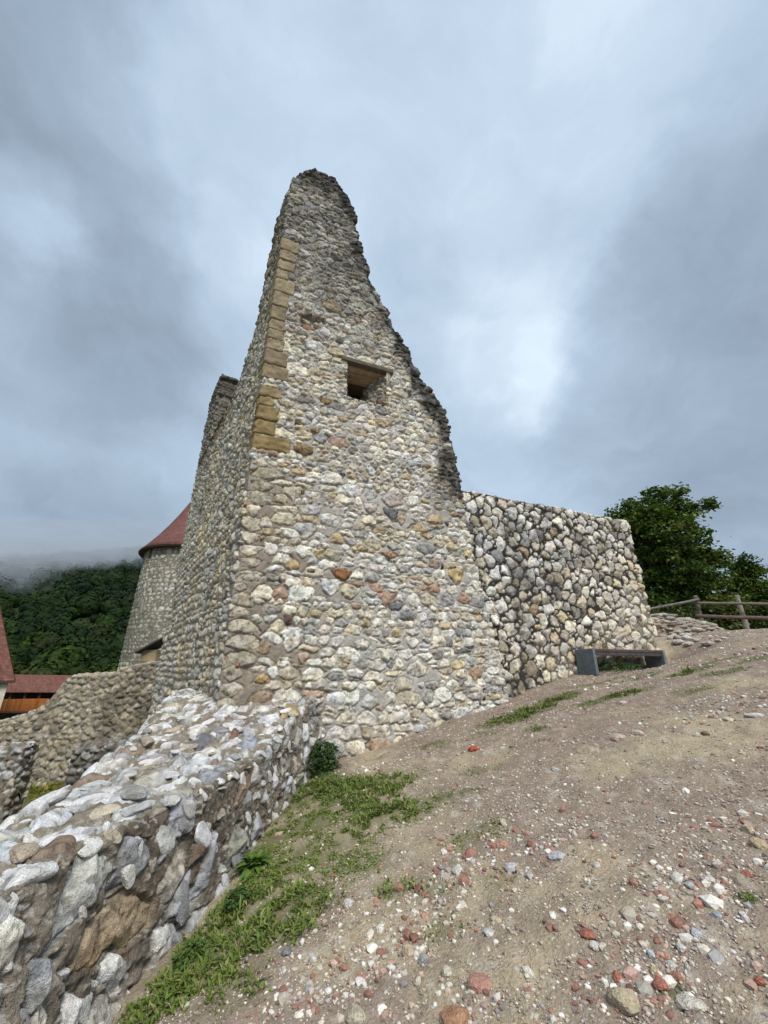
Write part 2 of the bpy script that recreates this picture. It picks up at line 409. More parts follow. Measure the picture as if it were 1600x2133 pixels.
# ---- the tall ruin ------------------------------------------------
ruin = empty('ruined_tower', (CORNER[0], CORNER[1], -1.3))
tag(ruin, 'tall jagged ruined stone corner tower with sandstone quoins and one small window', 'ruin')
THK = 1.05
R_TAB = [(-2, 4.75), (-.5, 4.5), (.6, 4.3), (1.6, 4.05), (2.6, 3.93), (3.4, 3.86), (4.2, 3.72), (4.9, 3.66), (5.27, 3.4), (5.6, 3.13), (6.4, 2.76), (6.8, 2.45), (7.2, 2.38), (7.55, 2.13), (8.07, 1.9), (8.84, 1.72), (9.4, 1.58), (10.1, 1.50), (10.65, 1.22), (10.95, .95)]
T_TAB = [(-2, 2.2), (6.0, 2.2), (6.33, 1.84), (6.7, 1.35), (7.1, 1.15), (8, 1.05), (8.9, .95), (9.9, .75), (10.3, .45), (10.95, .3)]
S_TAB = [(-2, 0), (9.8, 0), (10.2, .06), (10.55, .17), (10.86, .42), (10.95, .5)]
def ruin_wall():
    zs = np.arange(-1.75, 10.95, .0118); n = len(zs)
    Rz = interp(zs, R_TAB) + jag(zs, 3, .05) * sstep(zs, 3.2, 3.6); Tz = interp(zs, T_TAB) + jag(zs, 5, .07) * sstep(zs, 6.1, 6.5)
    S0 = interp(zs, S_TAB)
    P = lambda s, t: CORNER[None] + s[:, None] * MD[None] + t[:, None] * LD[None]
    one = np.ones(n); d = np.minimum(THK, 1.2 * one)
    top = sstep(zs, 10.2, 10.95); d = THK * (1 - .45 * top)
    s_in = np.minimum(1.0, Rz * .6 + .0)
    pts = np.stack([P(Rz, 0 * one), P(S0, 0 * one), P(S0 * 0 + S0, Tz), P(s_in + 0 * one, np.maximum(Tz, .02)), P(s_in, np.where(Tz > d, d, np.maximum(Tz, d))), P(Rz, d)], 1)
    cen = P(.5 * (Rz + S0), .5 * np.minimum(d, np.maximum(Tz, .4))); spine = np.repeat(cen[:, None], 6, 1)
    uc = np.stack([np.stack([Rz, S0], 1), np.stack([0 * one, -Tz], 1), np.stack([-Tz, -Tz - 1], 1), np.stack([20 + 0 * one, 21 + 0 * one], 1), np.stack([25 + 0 * one, 28 + 0 * one], 1), np.stack([Rz + d, Rz], 1)], 1)
    cnt = [400, 150, 14, 10, 40, 70]
    G, U, V = loft(n, cnt, pts, spine, uc, zs, 24, .10)
    N = normals_of(G)
    S = seeds_course(-4, 7, -2.2, 12, PAL_MAIN, 11, .08, .21, (.9, 2.2), rot=.12, fill=1.09, small=.35)
    # the upper part is greyer, the side face browner
    up = sstep(S['cv'], 4.5, 8.5)[:, None]; S['col'] = S['col'] * (1 - up) + (S['col'].mean(1, keepdims=True) * np.array([1.0, .96, .86]) * .74) * up
    side = (S['cu'] < -.05)[:, None]; rr = np.random.default_rng(3)
    S['col'] = np.where(side, pick_cols(len(S['cu']), PAL_LEFT, rr) * 1.05, S['col'])
    S['H'] = np.where(S['cu'] < -.05, S['H'] * 1.15, S['H'])
    L = []
    for (px, py, w, h, c) in BIG_STONES:
        u, v = face_hit(px, py); u2, _ = face_hit(px + w / 2, py); _, v2 = face_hit(px, py - h / 2)
        c = np.array(c); c = c * .68 + c.mean() * .32 * np.array((1.06, 1.0, .9)); L.append((u, v, abs(u2 - u), abs(v2 - v), 0.0, tuple(c), 1.15))
    # long flat stones bonding the lower corner
    r = np.random.default_rng(8); z = -1.3
    while z < 3.15:
        h = r.uniform(.13, .23); w = r.uniform(.18, .42) * (1 if r.random() < .6 else 1.35)
        L.append((w * .5 + .01, z + h / 2, w * .56, h * .50, r.normal(0, .03), tuple(np.array((.50, .46, .37)) * r.uniform(.75, 1.2)), 1.0)); z += h + .012
    S = add_seeds(S, L)
    def mortar(u, v):
        c = np.tile(np.array([.44, .425, .39], np.float32), (len(u), 1))
        q = fbm(P3(u, v, 6.) * .9, 3, 77)
        br = (1 - sstep(u + 1.2 * (q - .5), .5, 1.9)) * (1 - sstep(v, 2.2, 3.8)); c = mixc(c, (.26, .215, .165), br * .85)
        c = mixc(c, (.27, .26, .235), sstep(v + 2 * (q - .5), 6.2, 8.5) * .8)
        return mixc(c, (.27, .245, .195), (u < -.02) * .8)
    h, col, m = stonework(U, V, S, 21, H=.032, k=.008, warp=.026, wscale=12, joint=.003, mortar=mortar, sharp=.06, facet=.22, poly=.75, rgh=.6, groove=.014)
    h = h.reshape(U.shape); Uf, Vf = U.ravel(), V.ravel()
    # broken patch, putlog holes
    hole = np.zeros_like(Uf); dark = np.zeros_like(Uf)
    for (px, py, ru, rv, dp) in ((645, 672, .26, .22, .10), (600 + 30, 700, .12, .18, .09), (668, 668, .14, .10, .08)):
        u, v = face_hit(px, py); d_ = np.hypot((Uf - u) / ru, (Vf - v) / rv) + .5 * (fbm(P3(Uf, Vf) * 9, 2, 5) - .5)
        hole += dp * (1 - sstep(d_, .6, 1.0)) * (1 - .55 * m)
    for (px, py, ru, rv, dp) in ((621, 881, .055, .055, .25), (631, 1026, .035, .035, .14), (648, 1190, .06, .03, .10), (662, 748, .05, .03, .10), (588, 1210, .05, .03, .09)):
        u, v = face_hit(px, py); d_ = np.maximum(np.abs(Uf - u) / ru, np.abs(Vf - v) / rv)
        hole += dp * (1 - sstep(d_, .75, 1.0))
    # openings of the side face seen from the side
    d_ = np.maximum(np.abs(Uf + 1.75) / .16, np.abs(Vf - 4.75) / .5); hole += .30 * (1 - sstep(d_, .85, 1.0))
    # bed for the quoins and soft edge around the window
    bed = np.zeros_like(Uf)
    for (w, z0, z1, l) in QUOINS:
        bed = np.maximum(bed, (Uf > -l * .95) * (Uf < w * .96) * (Vf > z0) * (Vf < z1))
    h = h.ravel() * (1 - bed) - .02 * bed - hole
    # black crust of lichen along the broken edge and on the head
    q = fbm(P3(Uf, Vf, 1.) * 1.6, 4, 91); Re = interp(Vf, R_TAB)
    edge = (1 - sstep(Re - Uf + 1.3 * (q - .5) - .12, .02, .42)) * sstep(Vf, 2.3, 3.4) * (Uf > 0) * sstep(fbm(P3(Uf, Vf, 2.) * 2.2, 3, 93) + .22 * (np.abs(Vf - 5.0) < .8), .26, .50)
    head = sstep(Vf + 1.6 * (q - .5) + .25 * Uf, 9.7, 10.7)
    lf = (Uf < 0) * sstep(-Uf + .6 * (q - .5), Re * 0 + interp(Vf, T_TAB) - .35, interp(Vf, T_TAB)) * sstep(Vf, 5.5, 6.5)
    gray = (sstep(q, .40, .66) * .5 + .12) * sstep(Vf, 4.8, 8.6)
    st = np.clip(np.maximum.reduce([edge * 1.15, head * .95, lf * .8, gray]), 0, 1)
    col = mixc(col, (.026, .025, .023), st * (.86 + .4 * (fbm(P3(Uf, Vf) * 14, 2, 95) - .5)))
    # rusty wash below the openings of the side face
    och = (Uf < 0) * (1 - sstep(np.abs(Uf + .9 + .3 * (q - .5)), .15, .55)) * sstep(q, .4, .6); col = col * (1 + och[:, None] * np.array([.06, .0, -.14]))
    h = h.reshape(U.shape)
    G2 = G + N * h[..., None]
    F = grid_faces(*U.shape, wrap=True)[:, ::-1]
    uu = U.ravel(); vv = V.ravel(); colidx = np.tile(np.arange(U.shape[1]), U.shape[0])
    inwin = (uu > WIN[0]) & (uu < WIN[1]) & (vv > WIN[2]) & (vv < WIN[3]) & (colidx < 400)
    F = F[~inwin[F].any(1)]
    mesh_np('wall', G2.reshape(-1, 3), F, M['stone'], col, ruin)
QUOINS = []
def quoin_table():
    raw = [(480, 550, 408, 510), (556, 612, 415, 490), (612, 668, 395, 490), (668, 722, 378, 445), (722, 800, 370, 485), (800, 885, 355, 450), (885, 968, 345, 435), (972, 1028, 338, 435),
           (1028, 1085, 325, 425), (1085, 1148, 310, 420), (1148, 1236, 298, 445), (1236, 1322, 290, 450), (1372, 1436, 280, 410), (1436, 1490, 275, 360), (1490, 1575, 265, 390), (1575, 1662, 248, 370), (1662, 1752, 235, 460)]
    r = random.Random(4)
    for i, (a, b, l, rr) in enumerate(raw):
        cv = lambda x, y: (450 + x / 2.909, 330 + y / 2.909)
        _, z1 = face_hit(*cv(l + 4, a)); _, z0 = face_hit(*cv(l - 6, b)); w, _ = face_hit(*cv(rr, (a + b) / 2))
        QUOINS.append((max(w, .16), z0, z1, r.choice((.20, .42, .30))))
quoin_table()
WIN = (1.50, 2.30, 4.70, 5.52)
BIG_STONES = [(605, 1330, 50, 64, (.66, .65, .60)), (712, 1194, 34, 22, (.30, .12, .03)), (746, 1216, 50, 12, (.45, .23, .08)), (950, 1200, 28, 30, (.62, .44, .16)),
    (817, 1066, 36, 24, (.17, .165, .17)), (887, 1142, 40, 22, (.33, .34, .36)), (810, 1156, 48, 16, (.46, .25, .12)), (900, 1228, 40, 18, (.44, .26, .16)), (967, 1250, 28, 22, (.50, .30, .20)),
    (703, 1121, 26, 24, (.55, .40, .18)), (905, 1081, 36, 20, (.56, .40, .20)), (613, 1177, 24, 20, (.58, .40, .17)), (690, 997, 48, 34, (.64, .63, .59)), (685, 1085, 50, 28, (.63, .62, .58)),
    (820, 1262, 34, 16, (.22, .22, .23)), (690, 1219, 44, 34, (.58, .60, .60)), (730, 1228, 40, 30, (.60, .54, .38)), (637, 1105, 46, 32, (.56, .54, .49)), (633, 1370, 22, 22, (.55, .36, .26)),
    (635, 938, 46, 24, (.30, .19, .08)), (682, 838, 28, 14, (.42, .24, .08)), (641, 640 + 40, 36, 14, (.36, .17, .11)), (692, 641, 40, 20, (.45, .34, .18)), (745, 575, 24, 10, (.42, .28, .16)),
    (592, 1080, 44, 26, (.60, .52, .34)), (585, 1042, 34, 22, (.60, .50, .30)), (545, 1420, 30, 18, (.62, .42, .16)), (548, 1350, 34, 36, (.42, .31, .18)), (600, 1288, 20, 26, (.20, .12, .10)),
    (712, 875, 24, 12, (.50, .36, .2)), (800, 880, 30, 18, (.54, .40, .24)), (772, 1056, 34, 24, (.52, .46, .42)), (820, 1040, 44, 24, (.53, .45, .42)), (835, 1075, 26, 30, (.56, .44, .28)),
    (610, 1500, 10, 10, (.5, .4, .3)), (755, 1340, 40, 26, (.62, .58, .48)), (870, 1390, 40, 30, (.60, .56, .46)), (770, 1460, 40, 34, (.55, .55, .50)), (735, 1528, 44, 30, (.54, .53, .49)), (760, 1522, 30, 34, (.56, .46, .30)),
    (840, 1420, 36, 26, (.60, .53, .38)), (890, 1140 + 90, 10, 10, (.4, .3, .2)), (510, 1052, 10, 14, (.50, .08, .05)), (493, 1390, 10, 12, (.48, .10, .06))]
ruin_wall()

def block(name, c, ax, half, r, seg, amp, col, mat, parent=None, seed=0, nscale=8., colvar=.25):
    """rounded block: c centre, ax 3 axis vectors, half sizes; surface noise amp"""
    ax = np.asarray(ax, float); half = np.asarray(half, float); Vs = []; Fs = []; off = 0
    for k in range(3):
        i, j = (k + 1) % 3, (k + 2) % 3
        a = np.linspace(-1, 1, seg[i] + 1) * half[i]; b = np.linspace(-1, 1, seg[j] + 1) * half[j]
        # rows crowded at the rounding
        A, B = np.meshgrid(np.unique(np.concatenate([a, [-half[i] + r, half[i] - r, -half[i] + r * .4, half[i] - r * .4]])), np.unique(np.concatenate([b, [-half[j] + r, half[j] - r, -half[j] + r * .4, half[j] - r * .4]])), indexing='ij')
        for s in (-1, 1):
            P = np.zeros(A.shape + (3,)); P[..., i] = A; P[..., j] = B; P[..., k] = s * half[k]
            f = grid_faces(*A.shape); f = f if s > 0 else f[:, ::-1]
            Vs.append(P.reshape(-1, 3)); Fs.append(f[:, ::-1] + off); off += P[..., 0].size
    P = np.concatenate(Vs); F = np.concatenate(Fs)
    h = half - r; q = np.clip(P, -h, h); d = P - q; l = np.linalg.norm(d, axis=1, keepdims=True); dn = d / np.maximum(l, 1e-9)
    P = q + dn * r
    W = P @ ax + np.asarray(c)
    nz = fbm(W * nscale + seed * 3.1, 3, seed) - .5; W = W + (dn @ ax) * (nz * 2 * amp)[:, None]
    # weld the seams
    key = np.round((P) * 20000).astype(np.int64); _, inv, = np.unique(key, axis=0, return_inverse=True)[:2]; inv = inv.ravel()
    nU = inv.max() + 1; first = np.zeros(nU, int); first[inv[::-1]] = np.arange(len(inv))[::-1]
    W = W[first]; F = inv[F]; F = F[:, ::-1]
    cc = np.asarray(col) * (1 + colvar * 2 * (fbm(W * 5 + seed, 3, seed + 3) - .5))[:, None]
    return mesh_np(name, W, F, mat, np.clip(cc, .01, .85), parent)
MD3 = np.array([*MD, 0]); LD3 = np.array([*LD, 0]); MN3 = np.array([*MN, 0]); LN3 = np.array([*LN, 0]); UP = np.array([0, 0, 1.])
def mp(s, d, z):
    """point on the main face: s along, d out of the face towards the viewer"""
    return np.array([*(CORNER + s * MD + d * MN), z])
for i, (w, z0, z1, l) in enumerate(QUOINS):
    c0 = np.array([*CORNER, 0]) + MN3 * .012 + LN3 * .014
    low = 1 - sstep(np.array(z0), 3.3, 5.2)
    col = np.array((.31, .256, .170)) * (1 - .0) * (1 - low * .08) * np.array((1, 1 - .10 * low, 1 - .35 * low)) * random.uniform(.86, 1.1)
    block('quoin', c0 + MD3 * w / 2 + LD3 * l / 2 + UP * (z0 + z1) / 2, (MD3, LD3, UP), (w / 2 - .002, l / 2, (z1 - z0) / 2 - .004),   .034, (22, 10, 14), .026, col, M['sand'], ruin, seed=i + 1, nscale=13, colvar=.5)

def reveal(a0, a1, b0, b1, S, seed, col=None):
    """masonry quad between outer edge a0-a1 and inner edge b0-b1 (3d points)"""
    nu = max(4, int(np.linalg.norm(b0 - a0) / .015)); nv = max(4, int(np.linalg.norm(a1 - a0) / .015))
    f = np.linspace(0, 1, nu)[:, None, None]; g = np.linspace(0, 1, nv)[None, :, None]
    G = (a0 * (1 - f) + b0 * f) * (1 - g) + (a1 * (1 - f) + b1 * f) * g
    U = np.broadcast_to(f[..., 0] * np.linalg.norm(b0 - a0), G.shape[:2]) + seed; V = np.broadcast_to(g[..., 0] * np.linalg.norm(a1 - a0), G.shape[:2])
    n = normals_of(G, wrap=False, flip=False); mid = G.mean((0, 1)); inside = mp(1.85, 0, 5.1)
    if np.dot(n[nu // 2, nv // 2], inside - mid) < 0: n = -n
    S = seeds_course(seed - .2, seed + 1.6, -.2, 1.6, PAL_MAIN, seed, .08, .17)
    h, c, m = stonework(U, V, S, seed, H=.03, mortar=(.36, .33, .28))
    G = G + n * (h.reshape(U.shape)[..., None] - .005)
    return mesh_np('window_reveal', G.reshape(-1, 3), grid_faces(nu, nv), M['stone'], c * .9, ruin)
o_l0, o_l1, o_r0, o_r1 = mp(1.48, .012, 4.69), mp(1.45, .012, 5.56), mp(2.33, .012, 4.69), mp(2.36, .012, 5.56)
i_l0, i_l1, i_r0, i_r1 = mp(1.62, -.42, 4.86), mp(1.62, -.42, 5.50), mp(2.05, -.42, 4.86), mp(2.05, -.42, 5.50)
reveal(o_l0, o_l1, i_l0, i_l1, None, 2)
reveal(o_r0, o_r1, i_r0, i_r1, None, 5)
reveal(i_l0, i_l1, mp(1.62, -.98, 4.86), mp(1.62, -.98, 5.50), None, 14)
reveal(i_r0, i_r1, mp(2.05, -.98, 4.86), mp(2.05, -.98, 5.50), None, 11)
reveal(mp(1.45, .012, 4.69), mp(2.36, .012, 4.69), i_l0, i_r0, None, 8)
block('lintel_plank', mp(1.91, -.005, 5.56), (MD3, MN3, UP), (.54, .06, .042), .008, (30, 4, 4), .007, (.12, .10, .075), M['wood'], ruin, seed=30, nscale=14)
for k, (d, w, z_) in enumerate(((-.15, .065, 5.525), (-.28, .062, 5.49), (-.40, .058, 5.455), (-.60, .14, 5.48), (-.86, .12, 5.46))):
    block('lintel_plank', mp(1.87, d, z_), (MD3, MN3, UP), (.50, w, .035), .008, (30, 4, 4), .006, (.40, .29, .20) if k < 3 else (.16, .10, .07), M['wood'], ruin, seed=31 + k, nscale=14, colvar=.5)
block('window_board', mp(1.80, -.97, 5.15), (MD3, MN3, UP), (.32, .03, .48), .008, (6, 3, 8), .004, (.06, .045, .03), M['wood'], ruin, seed=39)
block('window_beam', mp(1.80, -.72, 5.18), (MD3, MN3, UP), (.30, .07, .06), .01, (12, 3, 3), .006, (.17, .10, .06), M['wood'], ruin, seed=40)

def side_wall():
    zs = np.arange(-2.9, 8.72, .03); n = len(zs); one = np.ones(n)
    B0 = np.where(zs < 5.9, 2.17, 5.55) + jag(zs, 9, .05); T1 = 7.0 + 0 * one + jag(zs, 12, .05) * sstep(zs, 7, 8)
    ext = np.where(zs > 5.95, 1, 0); off = .010
    P = lambda d, t: CORNER[None] - off * LN[None] - d[:, None] * LN[None] + t[:, None] * LD[None]
    W = one * 1.05
    pts = np.stack([P(0 * one, B0), P(0 * one, T1), P(W, T1), P(W, B0)], 1)
    mid = .5 * (P(0 * one, .5 * (B0 + T1)) + P(W, .5 * (B0 + T1)))
    spine = np.stack([P(W / 2, B0 + .4), P(W / 2, T1 - .4), P(W / 2, T1 - .4), P(W / 2, B0 + .4)], 1)
    uc = np.stack([np.stack([-B0, -T1], 1), np.stack([-T1, -T1 - 1.05], 1), np.stack([30 + 0 * one, 35 + 0 * one], 1), np.stack([50 + 0 * one, 51.05 + 0 * one], 1)], 1)
    G, U, V = loft(n, [240, 20, 60, 50], pts, spine, uc, zs, 8, .08); N = normals_of(G)
    S1 = seeds_course(-8.4, -1, -3.2, 10, PAL_LEFT, 15, .09, .21, (.8, 1.8)); S2 = seeds_course(49.5, 51.5, -3.2, 10, PAL_LEFT, 16, .09, .18, (.8, 1.8))
    S = {k: np.concatenate([S1[k], S2[k]]) for k in S1}; S['col'] = S['col'] * 1.05
    h, col, m = stonework(U, V, S, 23, H=.048, mortar=(.32, .29, .235))
    Uf, Vf = U.ravel(), V.ravel(); q = fbm(P3(Uf, Vf, 1.) * 1.2, 4, 97)
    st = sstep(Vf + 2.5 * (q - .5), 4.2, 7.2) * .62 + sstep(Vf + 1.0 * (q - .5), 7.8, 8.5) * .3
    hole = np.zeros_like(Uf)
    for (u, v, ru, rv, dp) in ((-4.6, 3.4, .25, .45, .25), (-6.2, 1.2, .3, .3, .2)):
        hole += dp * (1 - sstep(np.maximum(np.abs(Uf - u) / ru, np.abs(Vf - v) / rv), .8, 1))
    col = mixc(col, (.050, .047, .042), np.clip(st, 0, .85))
    och = (1 - sstep(np.abs(Uf + 3.4 + .8 * (q - .5)), .3, 1.2)) * sstep(q, .4, .6); col = col * (1 + och[:, None] * np.array([.08, .0, -.16]))
    G2 = G + N * (h - hole).reshape(U.shape)[..., None]
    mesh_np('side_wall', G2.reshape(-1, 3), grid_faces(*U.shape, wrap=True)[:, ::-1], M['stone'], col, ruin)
side_wall()
def rock_arrays(n, rr, sub=1, planes=9):
    """n faceted stones of unit size: verts (n,k,3), faces"""
    bm_v, bm_f = ICO[sub]
    N = rr.normal(size=(n, planes, 3)); N /= np.linalg.norm(N, axis=2, keepdims=True); D = rr.uniform(.55, .95, (n, planes))
    dots = np.einsum('kc,npc->nkp', bm_v, N); rad = np.where(dots > .05, D[:, None, :] / np.maximum(dots, .05), 9).min(2)
    rad = np.minimum(rad, 1.05); V = bm_v[None] * rad[..., None]
    return V, bm_f
import bmesh
ICO = {}
for _s in (1, 2, 3, 4):
    _b = bmesh.new(); bmesh.ops.create_icosphere(_b, subdivisions=_s, radius=1.0); _b.verts.ensure_lookup_table()
    ICO[_s] = (np.array([v.co[:] for v in _b.verts]), np.array([[v.index for v in f.verts] for f in _b.faces])); _b.free()
def rock(name, c, size, col, seed, mat=None, parent=None, sub=3, rz=0., colvar=.3):
    rr = np.random.default_rng(seed); V, F = rock_arrays(1, rr, sub, 7); V = V[0]
    V = V + V * (.11 * (fbm(V * 4 + seed, 3, seed) - .5) * 2)[:, None]
    ca, sa = math.cos(rz), math.sin(rz); V = V * np.asarray(size); V = np.stack([V[:, 0] * ca - V[:, 1] * sa, V[:, 0] * sa + V[:, 1] * ca, V[:, 2]], 1)
    cc = np.asarray(col) * (1 + colvar * 2 * (fbm(V / max(size) * 3 + seed, 3, seed + 2) - .5))[:, None]
    o = mesh_np(name, V + (np.asarray(c) if parent is not None else 0), F, mat or M['near'], np.clip(cc, .01, .85), parent, smooth=False)
    if parent is None: o.location = c
    me = o.data
    return o
rock('cap_stone', np.array([*(CORNER + .42 * MD + .30 * LD), 11.12]), (.10, .10, .17), (.09, .09, .08), 5, M['stone'], ruin)

# ---- the lower wall running on from it -------------------------------
low = empty('stone_wall', (CORNER[0] + 6 * MD[0], CORNER[1] + 6 * MD[1], -.3))
tag(low, 'straight low rubble wall of pale stones in black stained mortar behind the bench', 'wall')
def low_wall():
    zs = np.arange(-1.4, 3.16, .0165); n = len(zs); one = np.ones(n)
    E = 8.40 + .05 * (3.2 - zs) * .3 + jag(zs, 31, .045, .22); A = 3.3 * one; o = -.03
    P = lambda s, d: CORNER[None] + s[:, None] * MD[None] + (o - d[:, None]) * MN[None]
    W = .75 * one
    pts = np.stack([P(E, 0 * one), P(A, 0 * one), P(A, W), P(E, W)], 1); spine = np.stack([P(E - .3, W / 2), P(A, W / 2), P(A, W / 2), P(E - .3, W / 2)], 1)
    uc = np.stack([np.stack([E, A], 1), np.stack([A, A - .75], 1), np.stack([60 + 0 * one, 65 + 0 * one], 1), np.stack([E + .75, E], 1)], 1)
    G, U, V = loft(n, [310, 6, 60, 46], pts, spine, uc, zs, 16, .07); N = normals_of(G)
    sag = .04 * (U < 20) * (fbm(P3(U.ravel(), U.ravel() * 0) * 1.1, 2, 4).reshape(U.shape) - .5) * 2 + .03
    G[..., 2] += sag * sstep(V, 2.4, 3.1)
    S = seeds_random(2.8, 9.6, -1.6, 4.0, PAL_DARKW, 41, .036, .115, (.7, 1.6), fill=1.15, rot=.9, tries=50)
    warmth = sstep(S['cu'] * .35 - S['cv'] * .55, .4, 2.0)[:, None]
    S['col'] = S['col'] * (1 - warmth * .6) + S['col'] * np.array([1.12, 1.0, .80]) * warmth * .6
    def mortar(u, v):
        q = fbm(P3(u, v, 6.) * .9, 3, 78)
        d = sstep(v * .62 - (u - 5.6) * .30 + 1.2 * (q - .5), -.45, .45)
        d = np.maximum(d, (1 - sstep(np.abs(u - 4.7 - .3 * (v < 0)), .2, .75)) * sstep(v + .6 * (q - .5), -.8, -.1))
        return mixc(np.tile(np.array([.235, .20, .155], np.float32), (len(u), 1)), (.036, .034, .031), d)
    h, col, m = stonework(U, V, S, 43, H=.032, k=.008, warp=.018, wscale=15, joint=.0105, mortar=mortar, sharp=.04, poly=1.0, smear=.016, facet=.35, rgh=.45)
    Uf, Vf = U.ravel(), V.ravel(); q = fbm(P3(Uf, Vf, 1.) * 2.4, 4, 99); q2 = fbm(P3(Uf, Vf, 7.) * .7, 3, 98)
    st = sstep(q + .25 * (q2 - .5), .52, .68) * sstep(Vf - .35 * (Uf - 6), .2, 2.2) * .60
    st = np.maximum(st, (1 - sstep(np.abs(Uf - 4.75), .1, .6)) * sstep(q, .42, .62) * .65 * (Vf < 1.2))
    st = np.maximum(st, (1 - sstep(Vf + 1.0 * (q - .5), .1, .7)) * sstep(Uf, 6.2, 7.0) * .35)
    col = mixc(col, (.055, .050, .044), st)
    G2 = G + N * h.reshape(U.shape)[..., None]
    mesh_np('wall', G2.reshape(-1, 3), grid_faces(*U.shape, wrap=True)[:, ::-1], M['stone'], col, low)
low_wall()

# ---- the wall in the foreground --------------------------------------
fore = empty('foreground_wall', (-1.9, 3.0, -1.7))
tag(fore, 'knee high broken wall top of large white stones set in brown mortar in the foreground', 'wall')
def fore_wall():
    ys = np.arange(-.3, 6.75, .0085)
    rx = interp(ys, [(-.6, -1.85), (1.5, -1.68), (2.8, -1.56), (3.8, -1.32), (4.6, -1.18), (5.3, -1.06), (6.0, -.88), (6.8, -.70)])
    rz = interp(ys, [(-.6, -.98), (2.0, -.90), (2.8, -.88), (3.8, -.85), (4.6, -.77), (5.3, -.57), (5.95, -.36), (6.8, -.30)])
    lx = interp(ys, [(-.6, -2.15), (2.8, -2.28), (3.8, -2.55), (5.0, -2.80), (5.6, -2.95), (6.8, -3.3)])
    lz = interp(ys, [(-.6, -.90), (2.8, -.86), (3.8, -.86), (5.0, -.66), (5.5, -.44), (6.2, -.36), (6.8, -.36)])
    wob = .05 * (fbm(P3(ys * 1.4, ys * 0), 3, 61) - .5) * 2; rx = rx + wob; lx = lx + .10 * (fbm(P3(ys * 1.1, ys * 0 + 9), 3, 62) - .5) * 2
    n = len(ys); NR, NT, NL = 150, 150, 60
    g = ground_z(rx + .1, ys)
    rbx = interp(ys, [(-.6, -1.45), (1.5, -1.36), (2.8, -1.33), (3.8, -1.17), (4.6, -1.06), (5.3, -.94), (6.0, -.76), (6.8, -.58)]) + wob
    rb = np.stack([rbx, ys, np.minimum(g, rz - .6) - .15], 1); rt = np.stack([rx, ys, rz], 1); lt = np.stack([lx, ys, lz], 1); lb = np.stack([lx - .18, ys, -2.75 + 0 * ys], 1)
    f = lambda a, b, k: a[:, None] + (b - a)[:, None] * (np.arange(k) / k)[None, :, None]
    G = np.concatenate([f(rb, rt, NR), f(rt, lt, NT), f(lt, lb, NL)], 1)
    # round the arrises
    for _ in range(60): G[:, 1:-1] = .25 * G[:, :-2] + .5 * G[:, 1:-1] + .25 * G[:, 2:]
    G[..., 2] += (.05 * (fbm(P3(G[..., 0].ravel(), G[..., 1].ravel()) * 2.0, 3, 63) - .5) * 2).reshape(G.shape[:2]) * sstep(G[..., 2], -1.3, -.9)
    V = np.concatenate([np.zeros((n, 1)), np.cumsum(np.linalg.norm(np.diff(G, axis=1), axis=2), 1)], 1)
    tl = V[:, NR:NR + 1].copy(); V = V - tl                      # v = 0 on the arris
    U = np.repeat(ys[:, None], G.shape[1], 1)
    N = normals_of(G, wrap=False, flip=True)
    if N[:, NR + 60, 2].mean() < 0: N = -N; fl = True
    else: fl = False
    S = seeds_random(-1, 7.2, -1.6, 3.2, PAL_FORE, 51, .03, .14, (.45, 2.3), fill=1.06, rot=1.0, tries=90, pk=.84)
    rk_ = np.random.default_rng(17); kp = (S['cv'] > -.04) | (rk_.random(len(S['cu'])) < .80); S = {k_: v_[kp] for k_, v_ in S.items()}
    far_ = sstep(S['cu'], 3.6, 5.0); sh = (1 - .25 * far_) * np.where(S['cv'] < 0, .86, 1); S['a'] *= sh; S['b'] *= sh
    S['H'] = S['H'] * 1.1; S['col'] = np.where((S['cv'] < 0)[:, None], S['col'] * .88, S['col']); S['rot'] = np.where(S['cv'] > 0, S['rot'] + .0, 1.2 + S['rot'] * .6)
    L = [(2.85, -.45, .27, .10, -.14, (.44, .34, .22), 1.3), (2.35, -.40, .12, .09, .6, (.40, .40, .38), 1.3), (2.62, -.16, .17, .10, .3, (.60, .61, .58), 1.3),
         (2.5, .28, .16, .10, .5, (.68, .70, .70), 1.3), (2.95, -.17, .13, .10, .2, (.34, .35, .37), 1.4), (3.15, .15, .26, .11, .3, (.70, .71, .70), 1.3), (3.45, .40, .20, .13, .2, (.66, .68, .68), 1.3),
         (3.0, .52, .22, .12, .6, (.68, .69, .70), 1.2), (3.35, -.05, .17, .12, 1.2, (.42, .43, .46), 1.4), (3.3, -.52, .20, .07, .5, (.46, .47, .49), 1.2), (3.55, -.50, .19, .06, .9, (.50, .51, .54), 1.2),
         (2.25, -.62, .24, .10, .7, (.62, .61, .56), 1.3), (3.9, -.52, .18, .10, .9, (.40, .40, .36), 1.3), (4.3, -.55, .22, .06, 1.0, (.52, .53, .55), 1.2), (3.8, .55, .2, .12, .3, (.52, .51, .45), 1.2),
         (3.9, .12, .20, .12, .1, (.38, .39, .41), 1.5), (4.7, .25, .15, .10, .5, (.36, .37, .40), 1.6), (4.75, .75, .13, .10, 0, (.22, .22, .24), 1.7), (4.45, .45, .16, .09, .3, (.70, .70, .68), 1.2),
         (2.1, .1, .15, .12, .5, (.66, .67, .68), 1.3), (2.0, .45, .22, .10, .8, (.64, .65, .66), 1.3), (1.9, -.25, .12, .10, .3, (.30, .31, .33), 1.4), (1.85, -.6, .10, .12, .3, (.60, .60, .58), 1.3),
         (3.5, .85, .20, .10, .7, (.56, .58, .60), 1.2), (4.9, .50, .10, .05, .4, (.34, .19, .13), 1.4), (5.45, .10, .12, .10, 0, (.48, .36, .20), 1.2)]
    S = add_seeds(S, L)
